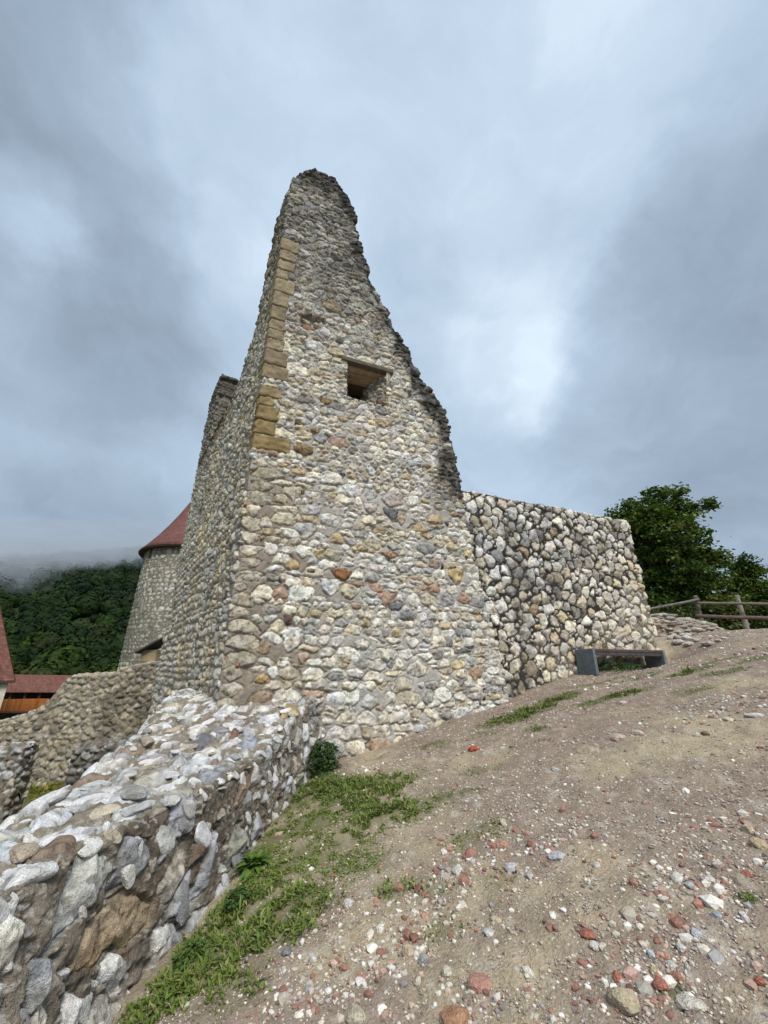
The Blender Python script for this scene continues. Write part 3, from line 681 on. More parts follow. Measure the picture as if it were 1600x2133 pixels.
    mort = lambda u, v: mixc(mixc(np.tile(np.array([.28, .245, .19], np.float32), (len(u), 1)), (.235, .205, .165), (v < 0) * .8), (.11, .09, .07), sstep(fbm(P3(u, v, 3.) * 2.2, 4, 64), .46, .62) * .8 * (v < .02))
    h, col, m = stonework(U, V, S, 53, H=.030, k=.006, warp=.018, wscale=15, joint=.007, mortar=mort, sharp=.045, poly=.95, smear=.018, facet=.65, rgh=.5, groove=.018)
    Uf, Vf = U.ravel(), V.ravel()
    mg = (1 - m) * .022 * (fbm(P3(Uf, Vf, 2.) * 5, 3, 65) - .5) * 2 + (1 - m) * .018 * (fbm(P3(Uf, Vf, 4.) * 22, 3, 66) - .5) * 2
    spk = (sstep(fbm(P3(Uf, Vf, 1.) * 42, 2, 165), .62, .70) * (1 - m) * .75); col = mixc(col, (.46, .43, .37), spk); mg = mg + spk * .008 + (1 - m) * .012 * (fbm(P3(Uf, Vf, 7.) * 34, 2, 166) - .5)
    pit = sstep(fbm(P3(Uf, Vf, 6.) * 7, 3, 68), .60, .70) * .035 * (1 - m * .6) * (Vf < .05)
    brown = sstep(fbm(P3(Uf, Vf, 3.) * 4.5, 4, 67), .56, .68) * .55
    col = mixc(col, (.16, .115, .07), brown * (1 - .55 * m))
    band = (np.abs(Uf - 2.9) < .4) & (np.abs(Vf + .47) < .16)
    G2 = G + N * (h + mg - pit).reshape(U.shape)[..., None]
    F = grid_faces(*U.shape)
    if not fl: F = F[:, ::-1]
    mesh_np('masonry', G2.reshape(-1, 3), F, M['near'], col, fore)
    # broken stones standing proud of the mortar, with real arrises
    r = np.random.default_rng(31); pts = []; tries = 0
    while len(pts) < 330 and tries < 30000:
        tries += 1
        yy = r.uniform(.4, 6.2); i = int((yy + .3) / .0085); j = int(r.uniform(.12, 1) * NR) if r.random() < .30 else int(NR + r.uniform(-.02, 1.0) * NT)
        if i >= n or j >= G.shape[1] - 1 or (abs(yy - 2.85) < .36 and -.62 < V[i, j] < -.28): continue
        top_ = j > NR; size = np.exp(r.normal(math.log(.062), .38)) * (1 if top_ else .82) * (1 - .25 * sstep(np.array(yy), 3.5, 5.)); size = min(size, .13)
        c = G2[i, j]
        if all(np.linalg.norm(c - q[0]) > (size + q[1]) * .93 for q in pts): pts.append((c, size, N[i, j], top_))
    m_ = len(pts); bank, bf = rock_arrays(m_, r, 3, 8); ct = np.array([p[0] for p in pts]); sz = np.array([p[1] for p in pts]); nn = np.array([p[2] for p in pts]); tp = np.array([p[3] for p in pts])
    hint = np.where(tp[:, None], np.stack([np.cos(r.uniform(0, 3.1, m_)), np.sin(r.uniform(0, 3.1, m_)), 0 * sz], 1), np.stack([0 * sz, r.normal(-.55, .35, m_), 1 + 0 * sz], 1)); t1 = hint - nn * (hint * nn).sum(1, keepdims=True); t1 /= np.linalg.norm(t1, axis=1, keepdims=True); t2 = np.cross(nn, t1)
    bank = bank * (1 + .16 * (fbm((bank * 3.5 + np.arange(m_)[:, None, None] * 5.1).reshape(-1, 3), 3, 8).reshape(m_, -1) - .5))[..., None]
    el = r.uniform(1.05, 1.75, m_); P = ct[:, None] + (bank[..., 0:1] * t1[:, None] * el[:, None, None] + bank[..., 1:2] * t2[:, None] * .85 + bank[..., 2:3] * nn[:, None] * .42) * sz[:, None, None] - nn[:, None] * (sz * .10)[:, None, None]
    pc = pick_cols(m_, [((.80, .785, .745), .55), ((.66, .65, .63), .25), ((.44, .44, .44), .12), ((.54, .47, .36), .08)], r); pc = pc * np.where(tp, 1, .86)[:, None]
    vc = np.repeat(pc, bank.shape[1], 0); Pf = P.reshape(-1, 3); vc = vc * (1 + .8 * (fbm(Pf * 17, 4, 12) - .5))[:, None]; vc = mixc(vc, (.30, .27, .22), sstep(fbm(Pf * 9, 3, 14), .60, .72) * .6)
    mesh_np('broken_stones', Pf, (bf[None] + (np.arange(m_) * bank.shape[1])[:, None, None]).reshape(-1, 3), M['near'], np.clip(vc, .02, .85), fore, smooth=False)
fore_wall()

# ------------------------------------------------------------------ the ground sheet
PATCH = [  # grass patches: photo point -> ground, half sizes (m) along x and y, density
    (655, 1625, .35, .45, 1.), (600, 1680, .30, .45, 1.), (640, 1720, .35, .35, 1.), (720, 1650, .40, .38, .9), (800, 1640, .38, .25, .8), (870, 1685, .45, .22, .7), (940, 1660, .3, .12, .5),
    (760, 1700, .4, .25, .6), (560, 1760, .22, .35, 1.), (640, 1790, .40, .28, .9), (720, 1810, .35, .22, .7), (540, 1850, .20, .30, .9), (620, 1880, .35, .22, .8), (500, 1920, .25, .22, .8), (590, 1945, .3, .15, .6),
    (430, 1975, .2, .22, .9), (440, 2040, .3, .14, .7), (370, 2050, .14, .2, 1.), (320, 2110, .15, .12, 1.), (480, 2090, .25, .12, .5),
    (905, 1556, .22, .14, .7), (1005, 1600, .22, .12, .5), (1050, 1500, .35, .22, 1.), (1110, 1478, .38, .20, 1.), (1170, 1455, .32, .18, 1.), (1010, 1530, .25, .12, .6), (1120, 1520, .16, .1, .6), (1220, 1470, .30, .20, .8), (1290, 1450, .32, .16, .9),
    (1340, 1436, .25, .1, .6), (1445, 1440, .28, .16, .8), (1440, 1398, .34, .12, 1.), (1515, 1400, .28, .12, 1.), (1490, 1378, .32, .1, .9), (1585, 1371, .36, .14, 1.), (1240, 1425, .4, .08, .7), (1320, 1415, .4, .1, .6),
    (830, 1850, .18, .12, .6), (920, 1935, .14, .10, .7), (1010, 1735, .16, .14, .6), (1040, 1840, .14, .08, .5), (910, 1850, .12, .08, .5), (1555, 1870, .08, .05, .8), (1390, 2050, .05, .05, .8), (700, 1750, .4, .3, .6), (1090, 1555, .3, .1, .35), (960, 1760, .2, .12, .4),
    (100, 1640, 1.0, 1.3, 1.2), (150, 1600, .8, 1.0, 1.2), (60, 1660, .8, .8, 1.2),
]
GP = []
for (px, py, a, b, d) in PATCH:
    p = ground_hit(px, py); GP.append((p[0], p[1], a, b, d))
def grass_density(x, y):
    q = fbm(P3(x, y, 1.) * 3.2, 4, 71); D = np.zeros_like(x)
    for (cx, cy, a, b, d) in GP:
        r = np.hypot((x - cx) / a, (y - cy) / b) + 1.1 * (q - .5); D = np.maximum(D, d * (1 - sstep(r, .35, 1.35)))
    return D
def ground():
    rr = [.25]
    while rr[-1] < 5000: rr.append(rr[-1] * (1.011 if rr[-1] < 22 else 1.05))
    rr = np.array(rr); th = np.linspace(0, 2 * math.pi, 1000, endpoint=False)
    X = rr[:, None] * np.sin(th)[None]; Y = rr[:, None] * np.cos(th)[None]; x, y = X.ravel(), Y.ravel()
    z = ground_z(x, y); near = 1 - sstep(np.hypot(x, y), 15, 30)
    z = z + near * (.05 * (fbm(P3(x, y) * 1.1, 3, 72) - .5) * 2 + .016 * (fbm(P3(x, y) * 7, 3, 73) - .5) * 2 + .010 * (fbm(P3(x, y) * 26, 2, 74) - .5) * 2)
    q = fbm(P3(x, y, 2.) * 1.0, 4, 75); q2 = fbm(P3(x, y, 4.) * 3.1, 4, 76); q3 = fbm(P3(x, y, 5.) * 14, 3, 77)
    c = np.tile(np.array([.285, .228, .178]), (len(x), 1))                       # brown grey grit
    c = mixc(c, (.40, .335, .225), sstep(q + .3 * (q2 - .5), .50, .66) * .9)        # sandy yellow earth
    c = mixc(c, (.215, .170, .138), sstep(q2, .54, .72) * .6)
    c = mixc(c, (.50, .45, .38), sstep(q3, .60, .78) * .6)
    c = mixc(c, (.115, .125, .05), np.clip(grass_density(x, y), 0, 1) * .75)
    left = sstep(-(x + 3.2), 0, .6) * (y > 2) ; c = mixc(c, (.12, .125, .05), left * .8)
    far_ = sstep(np.hypot(x, y), 25, 60); c = mixc(c, (.06, .09, .03), far_)
    o = mesh_np('ground', np.stack([x, y, z], 1), grid_faces(len(rr), 1000, wrap=True)[:, ::-1], M['ground'], c); tag(o, kind='structure')
    bm = None
ground()
def gz(x, y):
    x = np.asarray(x, float); y = np.asarray(y, float); sh = x.shape; x = x.ravel(); y = y.ravel()
    z = ground_z(x, y) + .05 * (fbm(P3(x, y) * 1.1, 3, 72) - .5) * 2 + .016 * (fbm(P3(x, y) * 7, 3, 73) - .5) * 2
    return z.reshape(sh)

# gravel: uncountable chips
def wall_x(y): return interp(y, [(-.6, -1.46), (1.5, -1.36), (2.8, -1.34), (3.8, -1.17), (4.6, -1.07), (5.3, -.95), (6.0, -.77), (6.8, -.6)])
def outside_ruin(x, y, m=.03):
    d = (x - CORNER[0]) * MN[0] + (y - CORNER[1]) * MN[1]; s = (x - CORNER[0]) * MD[0] + (y - CORNER[1]) * MD[1]
    return (d > m) | (s > 8.5)
PALG = [((.62, .57, .49), .17), ((.48, .42, .34), .24), ((.34, .275, .225), .30), ((.34, .19, .15), .05), ((.44, .32, .26), .09), ((.22, .19, .18), .14)]
PALB = [((.31, .16, .12), .17), ((.25, .13, .10), .10), ((.66, .63, .57), .30), ((.50, .45, .38), .20), ((.46, .32, .26), .12), ((.36, .36, .36), .08)]
CLUST = [(900, 1890, .55, .25), (860, 1950, .35, .2), (930, 1830, .4, .2), (1010, 1760, .4, .25), (1120, 1790, .45, .2), (700, 2060, .35, .15), (780, 1990, .3, .2), (640, 2080, .3, .12), (1430, 1900, .25, .35), (1440, 1800, .4, .25), (1400, 2000, .3, .2), (1350, 2040, .3, .15),
         (1480, 1860, .3, .2), (1560, 1760, .4, .4), (1450, 1340, 1.6, .7), (1300, 1420, .8, .2), (1520, 1480, .9, .4), (960, 2090, .3, .1), (1230, 2080, .3, .12), (780, 1600, .5, .12), (1570, 1360, 1.2, .5)]
def gravel():
    r = np.random.default_rng(5); n = 135000
    rad = np.exp(r.uniform(math.log(1.9), math.log(13), n)); th = R_(1) * r.uniform(-42, 56, n)
    x, y = rad * np.sin(th), rad * np.cos(th)
    q = fbm(P3(x, y, 2.) * 1.0, 4, 75); bare = sstep(q + .15 * r.normal(size=n), .52, .68)
    ok = (x > wall_x(y)) & outside_ruin(x, y) & (r.random(n) > .80 * np.clip(grass_density(x, y), 0, 1)) & (r.random(n) > .72 * bare); x, y, rad = x[ok], y[ok], rad[ok]; n = len(x)
    sz = np.exp(r.normal(math.log(.0036), .48, n)) * (1 + .10 * rad); sz = np.clip(sz, .0022, .022); col = pick_cols(n, PALG, r, .15)
    # bits of brick and stone in drifts
    xs, ys, ss, cs = [x], [y], [sz], [col]
    for (px, py, a, b) in CLUST:
        p = ground_hit(px, py); k = int(40 + 110 * min(a * b * 3, .9)); m2 = r.normal(0, .5, (k, 2)); xs.append(p[0] + m2[:, 0] * a); ys.append(p[1] + m2[:, 1] * b)
        ss.append(np.clip(np.exp(r.normal(math.log(.0095), .50, k)) * (1 + .06 * np.linalg.norm(p)), .006, .045)); cs.append(pick_cols(k, PALB, r, .15))
    k = 1500; rad = np.exp(r.uniform(math.log(1.9), math.log(12), k)); th = R_(1) * r.uniform(-20, 56, k)
    xs.append(rad * np.sin(th)); ys.append(rad * np.cos(th)); ss.append(np.clip(np.exp(r.normal(math.log(.012), .45, k)), .005, .04)); cs.append(pick_cols(k, PALB, r, .15))
    x, y, sz, col = map(np.concatenate, (xs, ys, ss, cs))
    ok = (x > wall_x(y) + .03) & outside_ruin(x, y, .08); x, y, sz, col = x[ok], y[ok], sz[ok], col[ok]; n = len(x)
    bv, bf = ICO[1]; bank, _ = rock_arrays(64, r, 1, 7); V = bank[r.integers(0, 64, n)]
    V = V * r.uniform(.65, 1.35, (n, 1, 3)) * np.array([1, 1, .7]) * sz[:, None, None]
    a = r.uniform(0, 6.28, n); ca, sa = np.cos(a)[:, None], np.sin(a)[:, None]
    P = np.stack([V[..., 0] * ca - V[..., 1] * sa + x[:, None], V[..., 0] * sa + V[..., 1] * ca + y[:, None], V[..., 2] + (gz(x, y) + sz * .08)[:, None]], -1)
    F = (bf[None] + (np.arange(n) * len(bv))[:, None, None]).reshape(-1, 3)
    o = mesh_np('gravel', P.reshape(-1, 3), F, M['gravel'], np.repeat(col, len(bv), 0), smooth=False); tag(o, kind='stuff')
gravel()

# grass: low leaves and blades
def grass():
    r = np.random.default_rng(6); n = 420000
    X, Y = [], []
    for (cx, cy, a, b, d) in GP:
        k = int(30000 * a * b * 4 * d / (1 if math.hypot(cx, cy) < 6 else 2.6)); X.append(cx + r.uniform(-1.5, 1.5, k) * a); Y.append(cy + r.uniform(-1.5, 1.5, k) * b)
    x, y = np.concatenate(X), np.concatenate(Y)
    fine = fbm(P3(x, y, 3.) * 13, 2, 79); D = grass_density(x, y) * sstep(fine, .32, .58)
    cnt = len(x); rad = np.hypot(x, y)
    ok = (r.random(cnt) < D * .9) & (((x > wall_x(y)) & outside_ruin(x, y)) | (x < -3.2)); x, y, D, rad = x[ok], y[ok], D[ok], rad[ok]; n = len(x)
    tall = .010 + .026 * sstep(fbm(P3(x, y, 8.) * 1.9, 2, 80), .45, .7); tall = tall * np.where(x < -3.2, 3.0, 1); tall = np.where((rad > 6) & (rad < 9) & (x > 0), tall * 1.15, tall)
    L = tall * np.exp(r.normal(-.15, .45, n)); w = r.uniform(.0025, .007, n) * (1 + .10 * rad); az = r.uniform(0, 6.28, n); lean = r.uniform(.2, 1.3, n)
    dx, dy = np.cos(az), np.sin(az); z = gz(x, y) - .003
    base = np.stack([x, y, z], 1); sidev = np.stack([-dy, dx, 0 * x], 1) * w[:, None]
    mid = base + np.stack([dx * L * lean * .35, dy * L * lean * .35, L * .55], 1); tip = base + np.stack([dx * L * lean, dy * L * lean, L * (1.0 - .35 * lean)], 1)
    V = np.stack([base - sidev * .5, mid - sidev, tip, mid + sidev], 1); F = np.arange(n * 4).reshape(n, 4)
    c = np.array([[.185, .255, .050], [.140, .210, .045], [.24, .27, .08], [.34, .31, .16], [.09, .145, .04]])[r.choice(5, n, p=[.34, .26, .18, .13, .09])] * r.uniform(.8, 1.2, (n, 1)); c = np.where((x < -3.2)[:, None], c * np.array([1.25, 1.0, .8]), c)
    o = mesh_np('grass', V.reshape(-1, 3), F, M['grass'], np.repeat(c, 4, 0), smooth=False); tag(o, kind='stuff')
grass()

def leafy(name, px, py, rad, h, n, leaf, cols, label, cat, lift=0.0, blade=False):
    r = np.random.default_rng(int(px + py)); p = ground_hit(px, py); x0, y0 = p[0], p[1]; z0 = float(gz(x0, y0)) + lift
    t = empty(name, (x0, y0, z0)); tag(t, label, cat)
    a = r.uniform(0, 6.28, n); q = r.uniform(0, 1, n) ** .5; hh = r.uniform(.05, 1, n)
    env = rad * np.sqrt(np.clip(1 - (hh * .95 - .15) ** 2, .08, 1)) * q * (.45 + 1.1 * vnoise(P3(a * 1.5, hh * 3), 4))
    P = np.stack([x0 + env * np.cos(a), y0 + env * np.sin(a), z0 + hh * h * (1 - .25 * q)], 1)
    if blade: P = np.stack([x0 + .02 * np.cos(a), y0 + .02 * np.sin(a), z0 + 0 * a], 1)
    yaw = a + r.normal(0, .6, n); pit = r.uniform(-.5, .6, n) if not blade else r.uniform(.25, 1.3, n); L = leaf * r.uniform(.6, 1.3, n); w = L * (.36 if not blade else .10)
    d = np.stack([np.cos(yaw) * np.cos(pit), np.sin(yaw) * np.cos(pit), np.sin(pit)], 1); s = np.stack([-np.sin(yaw), np.cos(yaw), r.normal(0, .25, n)], 1)
    up = np.cross(d, s); m1 = P + d * (L * .45)[:, None]; tip = P + d * L[:, None] - np.array([0, 0, 1]) * (L * (.15 if not blade else .35))[:, None]
    V = np.stack([P, m1 - s * w[:, None] + up * (w * .25)[:, None], tip, m1 + s * w[:, None] + up * (w * .25)[:, None]], 1)
    c = np.array(cols)[r.integers(0, len(cols), n)] * r.uniform(.8, 1.25, (n, 1))
    mesh_np('leaves', V.reshape(-1, 3), np.arange(n * 4).reshape(n, 4), M['grass'], np.repeat(c, 4, 0), t, smooth=False)
    sv, sf = [], []
    m = mesh_tube([[(x0, y0, z0 - .02), (x0 + math.cos(k) * rad * .5, y0 + math.sin(k) * rad * .5, z0 + h * (.55 if not blade else .3))] for k in (0.3, 1.7, 2.9, 4.1, 5.3)], .004)
    mesh_np('stem', m[0], m[1], M['grass'], np.tile((.10, .13, .04), (len(m[0]), 1)), t)
    return t
def mesh_tube(paths, r0, r1=None, k=6, taper=True):
    V, F, off = [], [], 0
    for p in paths:
        p = [np.array(q, float) for q in p]; n = len(p)
        for i, q in enumerate(p):
            d = p[min(i + 1, n - 1)] - p[max(i - 1, 0)]; d /= max(np.linalg.norm(d), 1e-9)
            a = np.cross(d, (0.12, .3, 1.0) if abs(d[2]) < .95 else (1, 0, 0)); a /= np.linalg.norm(a); b = np.cross(d, a)
            r = r0 + ((r1 if r1 is not None else r0 * .4) - r0) * i / max(n - 1, 1) if taper else r0
            for j in range(k): V.append(q + (a * math.cos(j * 2 * math.pi / k) + b * math.sin(j * 2 * math.pi / k)) * r)
        for i in range(n - 1):
            for j in range(k): F.append((off + i * k + j, off + i * k + (j + 1) % k, off + (i + 1) * k + (j + 1) % k, off + (i + 1) * k + j))
        off += n * k
    return np.array(V), np.array(F)
GR = [(.06, .12, .03), (.085, .15, .04), (.045, .09, .028)]
leafy('shrub', 672, 1612, .21, .36, 1500, .040, GR, 'bushy dark green weed where the foreground wall meets the tall ruin', 'plant')
leafy('broadleaf_weed', 530, 1812, .10, .16, 130, .16, [(.09, .17, .03), (.12, .20, .04)], 'bright green long leaved weed at the foot of the foreground wall', 'plant', blade=True)
leafy('nettle', 493, 1893, .07, .12, 260, .030, GR, 'small dark leafy weed beside the foreground wall below the long leaved weed', 'plant')
leafy('weed_tuft', 400, 2008, .09, .10, 240, .030, [(.11, .17, .04), (.08, .14, .03)], 'low green weed tuft by the ochre stone of the foreground wall', 'plant')

# ------------------------------------------------------------------ loose stones and brick pieces
W_, G_, B_, T_, P_ = (.66, .63, .57), (.42, .43, .44), (.30, .15, .115), (.48, .40, .29), (.36, .25, .205)
LOOSE = [(988, 1566, 26, 16, (.42, .11, .06), 'brick_shard', 'sharp orange red brick piece alone near the foot of the tall ruin', 'brick piece'),
    (957, 1818, 34, 24, W_, 'loose_stone', 'rounded white stone with flat top among red brick bits in the middle of the slope', 'stone'),
    (1162, 1797, 44, 20, (.50, .50, .52), 'loose_stone', 'flat pale grey slab like stone with split end lying in the middle gravel', 'stone'),
    (1247, 1818, 18, 18, W_, 'loose_stone', 'small white stone right of the flat grey slab', 'stone'),
    (728, 1885, 30, 26, W_, 'loose_stone', 'white jagged stone at the edge of the grass strip', 'stone'),
    (1146, 1930, 28, 18, P_, 'brick_lump', 'isolated pinkish red brick lump in the open lower gravel', 'brick piece'),
    (1162, 1953, 20, 18, P_, 'brick_lump', 'small worn red brick piece just below the isolated pink lump', 'brick piece'),
    (1312, 1918, 38, 22, (.58, .50, .40), 'loose_stone', 'cream wedge shaped stone in the lower right gravel', 'stone'),
    (1226, 1960, 42, 16, (.40, .16, .11), 'brick_lump', 'flat crumbled red brick patch sunk in the ground', 'brick piece'),
    (1240, 1984, 26, 22, (.60, .57, .50), 'loose_stone', 'pale pointed stone below the sunken red brick', 'stone'),
    (1033, 1924, 28, 18, (.60, .52, .38), 'loose_stone', 'yellowish rounded stone, upper one of a pair', 'stone'),
    (1018, 1945, 28, 18, (.58, .57, .54), 'loose_stone', 'whitish stone, lower one of a pair below the yellowish stone', 'stone'),
    (931, 2026, 28, 34, (.58, .55, .44), 'loose_stone', 'upright pale yellow stone near the bottom edge of the slope', 'stone'),
    (884, 2002, 28, 24, (.40, .41, .42), 'loose_stone', 'grey pointed stone left of the pale yellow upright one', 'stone'),
    (850, 1985, 34, 28, (.55, .45, .32), 'loose_stone', 'tan knobbly stone at the left of the red brick drift', 'stone'),
    (862, 1955, 26, 18, B_, 'brick_lump', 'bright red brick chunk above the tan knobbly stone', 'brick piece'),
    (872, 1853, 22, 22, B_, 'brick_shard', 'red brick shard left of the rounded white stone', 'brick piece'),
    (1415, 1845, 28, 24, W_, 'loose_stone', 'white angular stone at the head of the right brick drift', 'stone'),
    (1475, 1838, 30, 22, (.60, .57, .52), 'loose_stone', 'pale lumpy stone right of the white angular one', 'stone'),
    (1556, 1818, 26, 14, (.40, .17, .12), 'brick_shard', 'flat dark red tile shard near the right edge', 'brick piece'),
    (1420, 1980, 22, 44, (.60, .58, .55), 'loose_stone', 'long narrow pale stone lying pointed towards the viewer in the right drift', 'stone'),
    (1452, 1950, 24, 22, (.50, .53, .57), 'loose_stone', 'bluish white chip in the middle of the right brick drift', 'stone'),
    (1495, 1915, 26, 18, (.38, .40, .43), 'loose_stone', 'flat blue grey stone on the right side of the brick drift', 'stone'),
    (1408, 1930, 28, 28, (.50, .27, .17), 'brick_lump', 'orange brown squarish brick block on the left side of the right drift', 'brick piece'),
    (1288, 2035, 30, 26, (.44, .18, .12), 'brick_lump', 'broken red brick with a flat face near the bottom right', 'brick piece'),
    (1357, 1996, 20, 20, (.58, .62, .66), 'loose_stone', 'small bluish white cube like stone above the yellow stone', 'stone'),
    (1400, 2015, 22, 26, W_, 'loose_stone', 'white triangular stone in the lower right drift', 'stone'),
    (1365, 2022, 22, 22, (.56, .48, .28), 'loose_stone', 'small yellow stone between two white ones at the lower right', 'stone'),
    (1300, 2090, 64, 60, (.50, .43, .30), 'loose_stone', 'big tan cracked boulder half buried at the bottom right', 'stone'),
    (1440, 2090, 60, 26, (.62, .58, .50), 'loose_stone', 'long cream stone right of the big half buried boulder', 'stone'),
    (1000, 2055, 60, 34, (.48, .27, .21), 'brick_lump', 'broad pink worn brick lump sunk at the bottom centre', 'brick piece'),
    (950, 2115, 70, 34, (.44, .25, .15), 'brick_lump', 'large reddish brown block cut by the bottom edge', 'brick piece'),
    (740, 2115, 50, 40, (.52, .47, .36), 'loose_stone', 'large tan and white rock at the bottom edge below the grass', 'stone'),
    (590, 2030, 16, 20, W_, 'loose_stone', 'small white stone in the grass near the bottom', 'stone'),
    (598, 2032 - 40, 28, 20, (.25, .25, .26), 'loose_stone', 'dark grey stone at the edge of the lower grass', 'stone'),
    (484, 1917, 18, 18, B_, 'brick_shard', 'orange brick piece lying in the grass by the foreground wall', 'brick piece'),
    (1290, 1545, 34, 20, (.56, .44, .37), 'loose_stone', 'pinkish flat stone half buried in the upper slope', 'stone'),
    (1330, 1536, 26, 14, (.58, .53, .45), 'loose_stone', 'thin pale stone just right of the pinkish flat stone', 'stone'),
    (1222, 1567, 40, 22, (.46, .38, .28), 'loose_stone', 'tan buried stone left of the pinkish flat stone', 'stone'),
    (1455, 1541, 20, 12, W_, 'loose_stone', 'small white stone touching a brown one high on the slope', 'stone'),
    (1472, 1540, 18, 14, (.24, .15, .11), 'loose_stone', 'dark brown stone touching a small white one', 'stone'),
    (1520, 1510, 26, 16, (.60, .54, .44), 'loose_stone', 'cream stone high on the right of the slope', 'stone'),
    (1575, 1501, 36, 14, W_, 'loose_stone', 'flat white stone at the right edge above the cream one', 'stone'),
    (1298, 1464, 18, 8, W_, 'loose_stone', 'white sliver of stone at the edge of the upper grass', 'stone'),
    (1560, 1730, 30, 44, (.58, .49, .36), 'loose_stone', 'tall cream stone by the right edge of the picture', 'stone'),
    (1580, 1760, 36, 30, (.54, .44, .28), 'loose_stone', 'yellowish crusty stone just below the tall cream one', 'stone'),
    (1050, 1725, 20, 20, (.62, .57, .46), 'loose_stone', 'cream chip beside a grass tuft in the middle of the slope', 'stone'),
    (1018, 1755, 18, 14, P_, 'brick_lump', 'small pink brick lump left of the middle grass tuft', 'brick piece'),
    (1048, 1770, 28, 20, (.50, .30, .22), 'brick_lump', 'smooth terracotta lump below the middle grass tuft', 'brick piece'),
    (1107, 1775, 20, 16, B_, 'brick_lump', 'red brick bit between the terracotta lump and the grey slab', 'brick piece'),
    (1068, 1822, 34, 20, (.58, .57, .56), 'loose_stone', 'whitish flat stone half hidden by a small tuft in the drift', 'stone'),
    (1105, 1842, 24, 18, (.54, .50, .49), 'loose_stone', 'pinkish white rounded stone right of the half hidden one', 'stone'),
    (1082, 1830 + 2, 20, 20, T_, 'loose_stone', 'ochre stone between the half hidden white stone and the rounded one', 'stone'),
    (1585, 1502 + 540, 26, 20, (.42, .17, .11), 'brick_lump', 'red brick lump at the right edge near the bottom', 'brick piece'),
    (1378, 2055, 36, 28, (.42, .18, .13), 'brick_lump', 'dull red brick piece left of the tiny green tuft', 'brick piece'),
    (915, 1605, 18, 7, (.62, .54, .40), 'loose_stone', 'small flat cream stone below the foot of the ruin', 'stone'),
    (1156, 1606, 20, 10, (.50, .52, .52), 'loose_stone', 'flat greenish grey chip on the open upper gravel', 'stone')]
for i, (px, py, w, h, c, nm, lab, cat) in enumerate(LOOSE):
    p = ground_hit(px, py); zc = p[1] * CT + p[2] * ST; sx = w / 820 * zc * .45; sz_ = max(h / 820 * zc * .42, sx * .3); z = float(gz(p[0], p[1]))
    o = rock(nm, (p[0], p[1], z + sz_ * .15), (sx, sx * random.uniform(.7, 1.0), min(sz_, sx * .95)), c, 100 + i, M['near'], rz=random.uniform(-.5, .5)); tag(o, lab, cat, 'loose stones and brick pieces on the gravel slope')

# ------------------------------------------------------------------ bench
zb0 = -.16
bench = empty('bench', tuple(mp(7.15, .2, zb0))); tag(bench, 'low bench with grey end panels and dark timber seat against the low wall', 'bench')
block('end_panel', mp(6.08, .22, .075), (MD3, MN3, UP), (.03, .20, .235), .004, (2, 6, 6), .001, (.15, .18, .20), M['wood'], bench, 50, colvar=.15)
block('end_panel', mp(7.86, .24, .075), (MD3, MN3, UP), (.03, .20, .235), .004, (2, 6, 6), .001, (.17, .20, .215), M['wood'], bench, 51, colvar=.15)
for k, d in enumerate((.11, .235, .36)):
    block('seat_plank', mp(6.97, d, .282), (MD3, MN3, UP), (.86, .055, .025), .006, (40, 3, 3), .003, (.10, .065, .055), M['wood'], bench, 52 + k, nscale=12)
block('rail', mp(6.97, .405, .222), (MD3, MN3, UP), (.855, .018, .028), .004, (40, 2, 2), .002, (.075, .07, .07), M['wood'], bench, 56)
for s__, d__ in ((6.16, .11), (6.16, .36), (7.78, .11), (7.78, .36)): block('bolt', mp(s__, d__, .309), (MD3, MN3, UP), (.012, .012, .006), .004, (2, 2, 2), 0, (.32, .32, .33), M['wood'], bench, 58)
block('footing', mp(6.10, .24, -.20), (MD3, MN3, UP), (.17, .20, .045), .015, (8, 8, 3), .006, (.38, .36, .31), M['stone'], bench, 57)
leafy('weed_tuft', 1290, 1400, .45, .16, 420, .05, GR, 'scrappy green weeds growing under the bench seat', 'plant')

# ------------------------------------------------------------------ fence, wall remnant
def at(px, py, y):
    r = ray(px, py); return r * (y / r[1])
def log(name, a, b, r0, r1, col, parent, seed, k=14, n=40):
    a, b = np.array(a, float), np.array(b, float); f = np.linspace(0, 1, n)[:, None]
    f = np.clip(f, .0, 1); C = a + (b - a) * f; d = (b - a) / np.linalg.norm(b - a); u = np.cross(d, (0, 0, 1) if abs(d[2]) < .9 else (1, 0, 0)); u /= np.linalg.norm(u); v = np.cross(d, u)
    C = C + v * (.02 * (fbm(P3(f[:, 0] * 3, f[:, 0] * 0 + seed), 2, seed) - .5))[:, None] * 2
    rad = (r0 + (r1 - r0) * f) * .72; th = np.linspace(0, 2 * math.pi, k, endpoint=False)
    rad = rad * np.where((f < .001) | (f > .999), .02, 1); C[0] = C[1]; C[-1] = C[-2]
    G = C[:, None] + (u * np.cos(th)[:, None] + v * np.sin(th)[:, None])[None] * rad[..., None]
    nz = fbm((G * 9 + seed).reshape(-1, 3), 3, seed).reshape(n, k) - .5; G = C[:, None] + (G - C[:, None]) * (1 + .22 * nz[..., None])
    cc = np.asarray(col) * (1 + .6 * (fbm((G * 11 + seed).reshape(-1, 3), 3, seed + 1) - .5))[:, None]
    mesh_np(name, G.reshape(-1, 3), grid_faces(n, k, wrap=True), M['wood'], cc, parent)
fence = empty('wooden_fence', tuple(at(1460, 1312, 12.1))); tag(fence, 'old weathered log rail fence with two posts at the edge of the hilltop', 'fence')
FW = (.17, .15, .125)
log('post', at(1448, 1239, 12.1), at(1467, 1316, 12.1), .075, .085, FW, fence, 1)
log('post', at(1534, 1238, 12.0), at(1558, 1316, 12.0), .085, .10, (.27, .25, .20), fence, 2)
log('post', at(1690, 1236, 11.6), at(1712, 1330, 11.6), .085, .10, FW, fence, 3)
